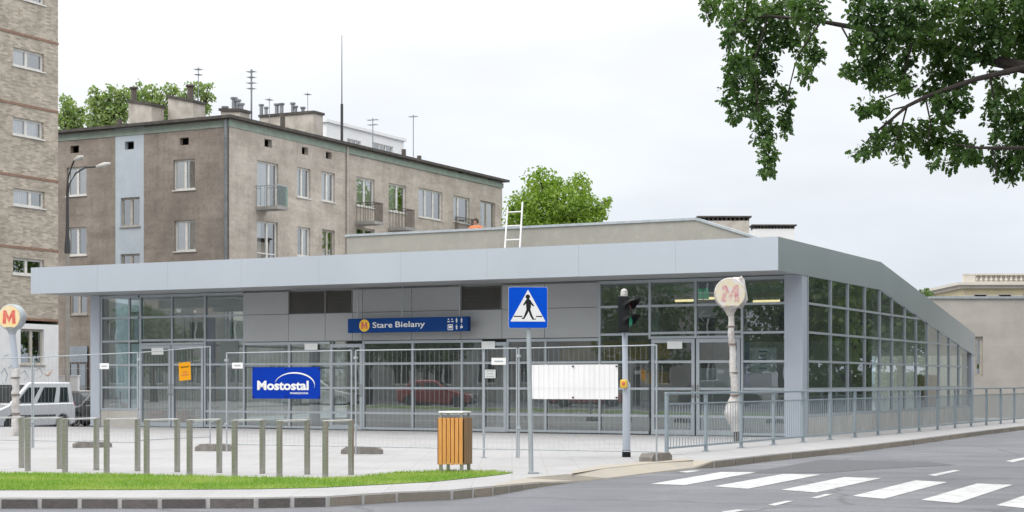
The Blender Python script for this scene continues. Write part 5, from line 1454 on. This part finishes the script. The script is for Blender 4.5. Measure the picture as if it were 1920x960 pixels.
for i in range(26):
    f_ = i / 25; z = zt_ * (1 - f_) + .24 * f_; bulge = .13 * math.exp(-((z - .62) / .22) ** 2)
    pth.append((cx_ * .97 * (1 - f_) - bulge * .5 + math.sin(i * .9) * .012, math.cos(i * .7) * .012, z)); rad.append(.06 + .028 * f_ + bulge * .75 + .006 * math.sin(i * 3.1) + .004 * (i % 2))
b.tube(pth, rad, 14); b.build('wrapping', M['foil'], t, smooth=True)
b = MB(); b.tube([(0, 0, 0), (0, 0, .3)], .06, 10); b.build('pole', M['rusty'], t, smooth=True)
b = MB()
for z in (2.42, 2.05, 1.45, .98): 
    f_ = 1 - (z - .24) / (zt_ - .24); b.lathe([(.08 + .03 * f_, z), (.08 + .03 * f_, z + .035)], 14, lambda x, y, z: (x + cx_ * .97 * (1 - f_), y, z))
b.build('tape', M['tape'], t)
b = MB()                                         # the loose flap of foil behind the disc
b.lathe([(.02, .34), (.16, .30), (.21, .12), (.2, -.1), (.13, -.22), (.02, -.27)], 14, lambda x, y, z: (cx_ + r_ * .62 + x * .8 + .03 * math.sin(z * 40), y * .8 + .1, cz_ + r_ * 1.3 + z * 1.1 + .03 * math.sin(x * 30)))
b.build('loose_foil', M['foil'], t, smooth=True)

# ------------------------------------------------------------------ pedestrian crossing sign
bx_, by_ = gp(990, 888)
t = thing('crossing_sign', 'blue square sign with a walking figure in a white triangle on a grey pole', 'sign', (bx_, by_, 0), R(3))
k_ = by_ / F
def q(px, py): return ((px - 985) * k_, hz(py, by_))
b = MB(); b.tube([(.045, 0, 0), (.0, 0, hz(545, by_))], .034, 12); b.build('pole', M['galv'], t, smooth=True)
b = MB(); b.box(.02 - .02, .15, -.06, .06, .001, .03); b.build('base_plate', M['galv'], t, bevel=.005)
b = MB(); m = FX(-.045)
(xa, zt_), (xb, zb_) = q(947.5, 538), q(1021.5, 616)
r_ = .03
def rrect(x0, x1, z0, z1, r_, n=5):
    o_ = []
    for cx_, cz_, a0 in ((x1 - r_, z1 - r_, 0), (x0 + r_, z1 - r_, 90), (x0 + r_, z0 + r_, 180), (x1 - r_, z0 + r_, 270)):
        for i in range(n + 1): a = R(a0 + 90 * i / n); o_.append((cx_ + r_ * math.cos(a), cz_ + r_ * math.sin(a)))
    return o_
mS = FX(-.045)
b = MB(); b.prism(rrect(xa, xb, zb_, zt_, .03), .0, .012, lambda a, d, z: (a, -.045 - d, z)); b.build('rim', M['galv'], t)
b = MB(); b.prism(rrect(xa + .008, xb - .008, zb_ + .008, zt_ - .008, .026), .0121, .016, lambda a, d, z: (a, -.045 - d, z)); face = b.build('sign_face', M['blue_sign'], t)
b = MB(); b.box(-.05, .05, -.045, .05, zt_ - .12, zt_ - .09); b.box(-.05, .05, -.045, .05, zb_ + .09, zb_ + .12); b.build('bracket', M['galv'], t)
fr = lambda a, d, z: (a, -.045 - d, z)
W_, Hh_ = xb - xa, zt_ - zb_
def sp(u, v): return (xa + W_ * u, zb_ + Hh_ * v)
b = MB(); b.prism([sp(.055, .165), sp(.945, .165), sp(.50, .93)], .0161, .018, fr); tri = b.build('triangle', M['white'], face)
b = MB()
b.prism([(sp(.495, .76)[0] + .032 * math.cos(a), sp(.495, .76)[1] + .032 * math.sin(a)) for a in np.linspace(0, 6.0, 14)], .0181, .0195, fr)
def poly_(pts): b.prism([sp(*p) for p in pts], .0181, .0195, fr)
poly_([(.455, .70), (.52, .71), (.565, .68), (.575, .52), (.555, .44), (.46, .44), (.45, .56)])
poly_([(.46, .70), (.44, .67), (.375, .57), (.40, .545), (.47, .62)]); poly_([(.56, .68), (.60, .62), (.655, .55), (.635, .525), (.565, .58)])
poly_([(.46, .45), (.53, .45), (.49, .36), (.405, .225), (.345, .225), (.345, .25), (.385, .26)])
poly_([(.505, .45), (.56, .45), (.60, .33), (.655, .225), (.69, .24), (.70, .215), (.615, .205), (.55, .31)])
poly_([(.14, .275), (.355, .275), (.355, .30), (.14, .30)]); poly_([(.70, .275), (.86, .275), (.86, .30), (.70, .30)])
b.build('walking_figure', M['black'], tri)

# ------------------------------------------------------------------ pedestrian traffic light
bx_, by_ = gp(1174.5, 857)
t = thing('traffic_light', 'black pedestrian signal with a green lens on a grey pole', 'traffic light', (bx_, by_, 0), R(-12))
k_ = by_ / F
def hh(py): return hz(py, by_)
b = MB(); b.tube([(0, 0, .12), (0, 0, 1.25), (-.02, 0, 1.3), (-.035, 0, hh(558))], [.068, .066, .05, .045], 14); b.build('pole', M['column'], t, smooth=True)
b = MB(); b.tube([(0, 0, 0), (0, 0, .121)], .074, 14); b.build('pole_foot', M['black'], t, smooth=True)
b = MB(); b.lathe([(.06, hh(559)), (.06, hh(547)), (.045, hh(543)), (.01, hh(541))], 12, lambda x, y, z: (x - .04, y, z)); b.build('pole_cap', M['foil'], t, smooth=True)
zt_, zb_ = hh(556), hh(624)
b = MB(); b.box(-.12, .07, -.22, -.055, zb_, zt_); hs_ = b.build('housing', M['black'], t, bevel=.02)
b = MB(); b.box(-.06, .02, -.06, .0, zb_ + .08, zb_ + .13); b.box(-.06, .02, -.06, 0, zt_ - .13, zt_ - .08); b.build('bracket', M['black'], t)
# the lamps look to the right along the crossing
for zc_, lens in ((zt_ - .17, 'lens_off'), (zb_ + .19, 'green_lens')):
    mk = lambda x, y, z: (.05 + z * math.cos(R(40)) + y * math.sin(R(40)) * 0 + x * math.sin(R(40)), -.135 - z * math.sin(R(40)) + x * math.cos(R(40)), zc_ + y)
    b = MB(); n_ = 16
    for i in range(n_):
        a0, a1 = math.pi * (-.10 + 1.2 * i / n_), math.pi * (-.10 + 1.2 * (i + 1) / n_)
        r0_ = .122
        L0, L1 = .05 + .22 * max(0, math.sin(a0)), .05 + .22 * max(0, math.sin(a1))
        b.poly([mk(r0_ * math.cos(a0), r0_ * math.sin(a0), -.03), mk(r0_ * math.cos(a1), r0_ * math.sin(a1), -.03), mk(r0_ * math.cos(a1), r0_ * math.sin(a1), L1), mk(r0_ * math.cos(a0), r0_ * math.sin(a0), L0)])
    v_ = b.build('visor', M['black'], t); sdf = v_.modifiers.new("thick", 'SOLIDIFY'); sdf.thickness = .006
    b = MB(); b.lathe([(.10, -.02), (.10, .0), (.06, .018), (.01, .022)], 18, mk); b.build('lens', M[lens], t, smooth=True)
zc_ = hh(718)
b = MB(); b.box(-.085, .03, -.16, -.066, zc_ - .085, zc_ + .055); bt = b.build('request_button', M['yellow'], t, bevel=.02)
b = MB(); b.lathe([(.03, 0), (.03, .012), (.01, .016)], 12, lambda x, y, z: (x - .03, -.16 - z, zc_ - .01 + y)); b.build('push_plate', M['logo_red'], bt)

# ------------------------------------------------------------------ litter bin
bx_, by_ = gp(853, 885)
t = thing('litter_bin', 'litter bin clad in orange wooden slats with a steel hood, on the grass', 'bin', (bx_, by_, 0.0), R(-17))
k_ = by_ / F; hw = .185
z0, z1 = hz(870, by_), hz(783, by_)
for s_ in (-1, 1):
    b = MB(); n_ = 6
    for i in range(n_):
        a = -hw + 2 * hw * i / n_
        b.box(a + .005, a + 2 * hw / n_ - .005, s_ * .178, s_ * .20, z0 + random.uniform(-.004, .004), z1)
    b.build('slats', M['wood'], t, bevel=.004)
for s_ in (-1, 1):
    b = MB()
    for i in range(4):
        a = -.17 + .34 * i / 4; b.box(s_ * (hw + .002), s_ * (hw + .022), a + .004, a + .34 / 4 - .004, z0, z1)
    b.build('side_slats', M['wood_dark'], t, bevel=.004)
b = MB(); b.box(-hw + .01, hw - .01, -.17, .17, z0 + .03, z1 - .02); b.build('liner', M['black'], t)
b = MB()
for s_ in (-1, 1):
    b.box(s_ * (hw - .03) - .022, s_ * (hw - .03) + .022, -.177, -.14, 0, z1 - .021); b.box(s_ * (hw - .03) - .022, s_ * (hw - .03) + .022, .14, .177, 0, z1 - .021)
    b.box(s_ * (hw - .03) - .015, s_ * (hw - .03) + .015, -.17, -.14, z1 - .02, z1 + .06); b.box(s_ * (hw - .03) - .015, s_ * (hw - .03) + .015, .14, .17, z1 - .02, z1 + .06)
b.build('legs', M['steel'], t)
b = MB(); b.box(-hw - .002, hw + .002, -.19, .19, z1 + .062, z1 + .092); b.build('hood', M['steel_light'], t, bevel=.012)

# ------------------------------------------------------------------ bicycle racks: two square posts under a flat bar
near = [(-20, 881), (52, 883), (122, 885.5), (200, 887.5), (275, 889.5), (355.5, 891), (440, 892.5), (524, 894), (610, 895)]
ords = ['', 'eighth', 'seventh', 'sixth', 'fifth', 'fourth', 'third', 'second', 'first']
HP, RV_ = .765, (.30, .57)
an = math.atan2(RV_[1], RV_[0]); pl = math.hypot(*RV_)
proto = None
for i, a in enumerate(near):
    p = gp(*a)
    lab = 'steel bicycle rack, %s one counting from the wooden litter bin' % ords[i] if i else 'steel bicycle rack at the left edge, only its far post in view'
    if proto is None:
        proto = thing('bicycle_rack', lab, 'bicycle rack', (p[0], p[1], 0), an, 'steel bicycle racks behind the lawn')
        for x in (0, pl):
            b = MB(); b.box(x - .031, x + .031, -.031, .031, 0, HP); b.build('post', M['steel'], proto, bevel=.005)
        b = MB(); b.box(.032, pl - .032, -.03, .03, HP - .022, HP + .002); b.build('top_bar', M['steel_light'], proto, bevel=.004)
    else:
        dup(proto, (p[0], p[1], 0), an + random.uniform(-.02, .02), lab)

# ------------------------------------------------------------------ site fence of wire panels on concrete feet
FH = 1.9
def fpt(px, py_foot): return gp(px, py_foot)
feet = {}
def fence_panel(p, q_, label, z0=.16, z1=None, foot_posts=True, gate=False, right_long=True, za=None, zb2=None):
    """p, q_: ground points of the two posts; mesh from z0 to z1"""
    an = math.atan2(q_[1] - p[1], q_[0] - p[0]); ln = math.hypot(q_[0] - p[0], q_[1] - p[1])
    t = thing('site_fence', label, 'fence', (p[0], p[1], 0), an, 'wire site fence panels before the station')
    za = za if za is not None else z1; zb_ = zb2 if zb2 is not None else z1
    b = MB()
    b.tube([(0, 0, .02), (0, 0, za)], .0145, 8); b.tube([(ln, 0, .02), (ln, 0, zb_)], .0145, 8)
    b.tube([(0, 0, za - .01), (ln, 0, zb_ - .01)], .0105, 8); b.tube([(0, 0, z0), (ln, 0, z0)], .010, 8)
    b.build('panel_frame', M['galv'], t, smooth=True)
    b = MB(); n_ = int(ln / .088)
    for i in range(1, n_):
        x = ln * i / n_; zt_ = za + (zb_ - za) * i / n_
        b.tube([(x, 0, z0), (x, 0, zt_ - .01)], .0015, 4, False)
    for zz in (.62, 1.18, -.26):
        f_ = zz
        if zz < 0: b.tube([(0, -.004, za + zz), (ln, -.004, zb_ + zz)], .003, 4, False)
        else: b.tube([(0, -.004, zz), (ln, -.004, zz)], .0018, 4, False)
    b.build('wire_mesh', M['galv'], t)
    for z in (.5, za - .16):
        b = MB(); b.box(-.03, .03, -.028, .028, z, z + .045); b.build('clamp', M['galv'], t)
    return t, ln
def zr(px, py, Y): return hz(py, Y)
# line of the fence on the plaza
F0 = gp(172, 844); F1 = gp(1231, 866)
fd = Vector((F1[0] - F0[0], F1[1] - F0[1])); fd /= fd.length
def on_fence(px, off=0.0):
    k_ = (px - CX) / F
    s_ = (k_ * F0[1] - F0[0]) / (fd.x - k_ * fd.y)
    return (F0[0] + fd.x * s_, F0[1] + fd.y * s_)
def topz(px, py): return hz(py, on_fence(px)[1])
fence_panel(on_fence(-130), on_fence(60), 'leftmost wire fence panel in front of the silver van', .16, za=topz(-130, 676), zb2=topz(60, 669))
fence_panel(on_fence(63), on_fence(258), 'wire fence panel at the left station corner, with a white tag', .16, za=topz(63, 669), zb2=topz(258, 660))
g0 = on_fence(262); g1 = gp(394, 838)
fence_panel(g0, g1, 'wire fence panel swung slightly open before the left doors, with an orange notice', .2, za=topz(262, 660), zb2=hz(649, g1[1]))
fence_panel(on_fence(425), on_fence(659), 'wire fence panel carrying the blue banner', .16, za=topz(425, 661), zb2=topz(659, 656))
fence_panel(on_fence(667), on_fence(969), 'wide wire fence panel behind the wooden bin, without a banner', .16, za=topz(667, 656), zb2=topz(969, 652))
fence_panel(on_fence(973), on_fence(1231), 'wire fence panel carrying the white banner, beside the traffic light', .16, za=topz(973, 652), zb2=topz(1231, 646))
p_ = on_fence(907)
t = thing('fence_prop', 'thin steel prop standing behind the fence left of the blue crossing sign', 'post', (p_[0], p_[1] + .12, 0), 0)
b = MB(); b.tube([(0, 0, 0), (0, 0, 1.78)], .02, 8); b.build('pole', M['galv'], t, smooth=True)
b = MB(); b.box(-.05, .05, -.05, .05, .001, .012); b.build('base_plate', M['galv'], t)
def hang_board(name, label, cat, px0, py0, px1, py1, mat, front=True, off=.03):
    pa, pb = on_fence(px0), on_fence(px1); Y = (pa[1] + pb[1]) / 2
    w_ = math.hypot(pb[0] - pa[0], pb[1] - pa[1]); an = math.atan2(pb[1] - pa[1], pb[0] - pa[0])
    z0, z1 = hz(py1, Y), hz(py0, Y)
    nx, ny = math.sin(an) * off, -math.cos(an) * off
    t = thing(name, label, cat, (pa[0] + nx, pa[1] + ny, z0), an)
    return t, w_, z1 - z0
# blue contractor's banner
t, w_, h_ = hang_board('banner', 'blue banner with white company lettering and an arc, tied to the fence', 'banner', 475, 688.5, 602, 747.5, 'banner_blue')
b = MB(); b.box(0, w_, -.004, .003, 0, h_); b.build('sheet', M['banner_blue'], t)
b = MB(); b.box(.002, w_ - .002, .0031, .005, .002, h_ - .002); b.build('backing', M['banner_back'], t)
m = FX(-.0045)
b = MB(); b.text("Mostostal", m, w_ * .075, w_ * .835, h_ * .27, h_ * .30, .002, .035); b.build('lettering', M['white'], t)
b = MB(); b.text("WARSZAWA", m, w_ * .56, w_ * .83, h_ * .145, h_ * .062, .002, .02); b.build('small_lettering', M['white'], t)
b = MB(); n_ = 30; inn, outr = [], []
for i in range(n_ + 1):
    f_ = i / n_; a = R(168 - 182 * f_)
    wt_ = h_ * (.006 + .075 * math.sin(math.pi * min(1, f_ * 1.05 + .02)) ** .8 * (.35 + .65 * f_))
    ca, sa = math.cos(a), math.sin(a)
    outr.append((w_ * (.63 + .295 * ca), h_ * (.44 + .40 * sa))); inn.append((w_ * (.63 + .295 * ca) - ca * wt_, h_ * (.44 + .40 * sa) - sa * wt_ * .8))
for i in range(n_): b.prism([inn[i], inn[i + 1], outr[i + 1], outr[i]], .001, .003, m)
b.build('arc', M['white'], t)
b = MB()
for x in (.02, w_ / 2, w_ - .02):
    for z in (.03, h_ - .03): b.box(x - .012, x + .012, -.012, .03, z - .012, z + .012)
b.build('ties', M['black'], t)
# white banner behind the wires
t, w_, h_ = hang_board('banner', 'blank white banner hanging on the wire fence behind the sign pole', 'banner', 992, 683.5, 1158, 748.5, 'banner_white', off=-.02)
b = MB(); n_ = 20
for i in range(n_):
    x0, x1 = w_ * i / n_, w_ * (i + 1) / n_; y0, y1 = .004 * (i % 2), .004 * ((i + 1) % 2)
    b.poly([(x0, y0, 0), (x1, y1, 0), (x1, y1, h_), (x0, y0, h_)])
sh = b.build('sheet', M['banner_white'], t, recalc=False); s_ = sh.modifiers.new("thick", 'SOLIDIFY'); s_.thickness = .003; s_.offset = 1
b = MB()
for x in (.02, w_ / 2, w_ - .02):
    for z in (.03, h_ - .03): b.box(x - .012, x + .012, -.03, .02, z - .012, z + .012)
b.build('ties', M['black'], t)
# orange notice
Yn = (g0[1] + g1[1]) / 2
f_ = .62; cxn = (g0[0] + (g1[0] - g0[0]) * f_, g0[1] + (g1[1] - g0[1]) * f_); an = math.atan2(g1[1] - g0[1], g1[0] - g0[0])
cxn = (at(346, cxn[1]), cxn[1])
wn_, hn_ = 35 * cxn[1] / F, 33.5 * cxn[1] / F
t = thing('notice_board', 'orange warning notice with red and black print, hung askew on the fence', 'notice', (cxn[0] + .02, cxn[1] - .03, hz(713, cxn[1])), an)
t.rotation_euler = (0, R(-4), an)
b = MB(); b.box(-wn_ / 2, wn_ / 2, -.003, .003, 0, hn_); b.build('sheet', M['orange'], t)
m = FX(-.0035)
b = MB(); b.text("TEREN BUDOWY", m, -wn_ * .38, wn_ * .38, hn_ * .70, hn_ * .09, .001, .03); b.build('lettering', M['black'], t)
b = MB(); b.text("WSTEP", m, -wn_ * .2, wn_ * .2, hn_ * .42, hn_ * .09, .001, .02); b.build('lettering', M['logo_red'], t)
b = MB(); b.text("WZBRONIONY", m, -wn_ * .36, wn_ * .36, hn_ * .25, hn_ * .09, .001, .02); b.build('lettering', M['logo_red'], t)
# small white maker's tags on the panels
for px0, px1, py0, py1, lab in ((189, 206, 681, 692, 'small white tag on the fence panel at the left station corner'), (437, 457, 680, 691, 'small white tag on the fence left of the blue banner'), (923, 950, 671, 684, 'white tag on the fence left of the crossing sign')):
    t, w_, h_ = hang_board('fence_tag', lab, 'tag', px0, py0, px1, py1, 'white')
    b = MB(); b.box(0, w_, -.002, .002, 0, h_); b.build('plate', M['white'], t)
    b = MB(); b.box(w_ * .2, w_ * .8, -.004, -.0021, h_ * .4, h_ * .6); b.build('print', M['mullion'], t)
# concrete feet
def foot(label, px0, px1, py, an, h_=.13, first=[None], ln=None):
    p = gp((px0 + px1) / 2, py)
    if first[0] is None:
        b = MB(); b.prism([(-.36, 0), (.36, 0), (.36, .07), (.27, .13), (-.27, .13), (-.36, .07)], -.12, .12, lambda a, d, z: (a, d, z))
        for x in (-.14, .14): b.lathe([(.034, .128), (.034, .136)], 10, lambda a, bb, z, x=x: (a + x, bb, z))
        o_ = b.build('fence_block', M['block'], None, (p[0], p[1], .001), an, bevel=.015)
        tag(o_, label, 'fence foot', 'concrete feet of the site fence'); first[0] = o_
    else:
        dup(first[0], (p[0], p[1], .001), an, label)
foot('long grey concrete fence foot between the wooden bin and the racks', 648, 710, 851, R(-6))
foot('grey concrete fence foot before the left doors, under the open panel', 376, 432, 845.5, R(-4))
foot('pale concrete fence foot near the left station corner', 150, 196, 839, R(25))
foot('dark worn concrete fence foot at the end of the railing', 1207, 1252, 864, R(58))

# ------------------------------------------------------------------ railing along the kerb
R0 = gp(1250, 853); R1 = gp(1540, 826)
rd = Vector((R1[0] - R0[0], R1[1] - R0[1])); rd /= rd.length
an = math.atan2(rd.y, rd.x)
SPC = 1.72; NS = 17; RH = 1.1
t = thing('railing', 'long grey blue pedestrian railing with upright bars along the kerb', 'railing', (R0[0], R0[1], 0), an)
for i in range(NS + 1):
    b = MB(); x = i * SPC; b.box(x - .035, x + .035, -.025, .025, 0, RH - .045); b.box(x - .07, x + .07, -.06, .06, .001, .012); b.build('post', M['rail'], t)
b = MB(); b.box(-.04, NS * SPC + .04, -.03, .03, RH - .044, RH); b.build('top_rail', M['rail'], t, bevel=.008)
for i in range(NS):
    x0, x1 = i * SPC + .036, (i + 1) * SPC - .036
    b = MB(); b.box(x0, x1, -.015, .015, .10, .135); b.box(x0, x1, -.014, .014, .88, .905)
    n_ = 13
    for j in range(1, n_): x = x0 + (x1 - x0) * j / n_; b.tube([(x, 0, .136), (x, 0, .879)], .0075, 5, False)
    b.build('bar_panel', M['rail'], t)
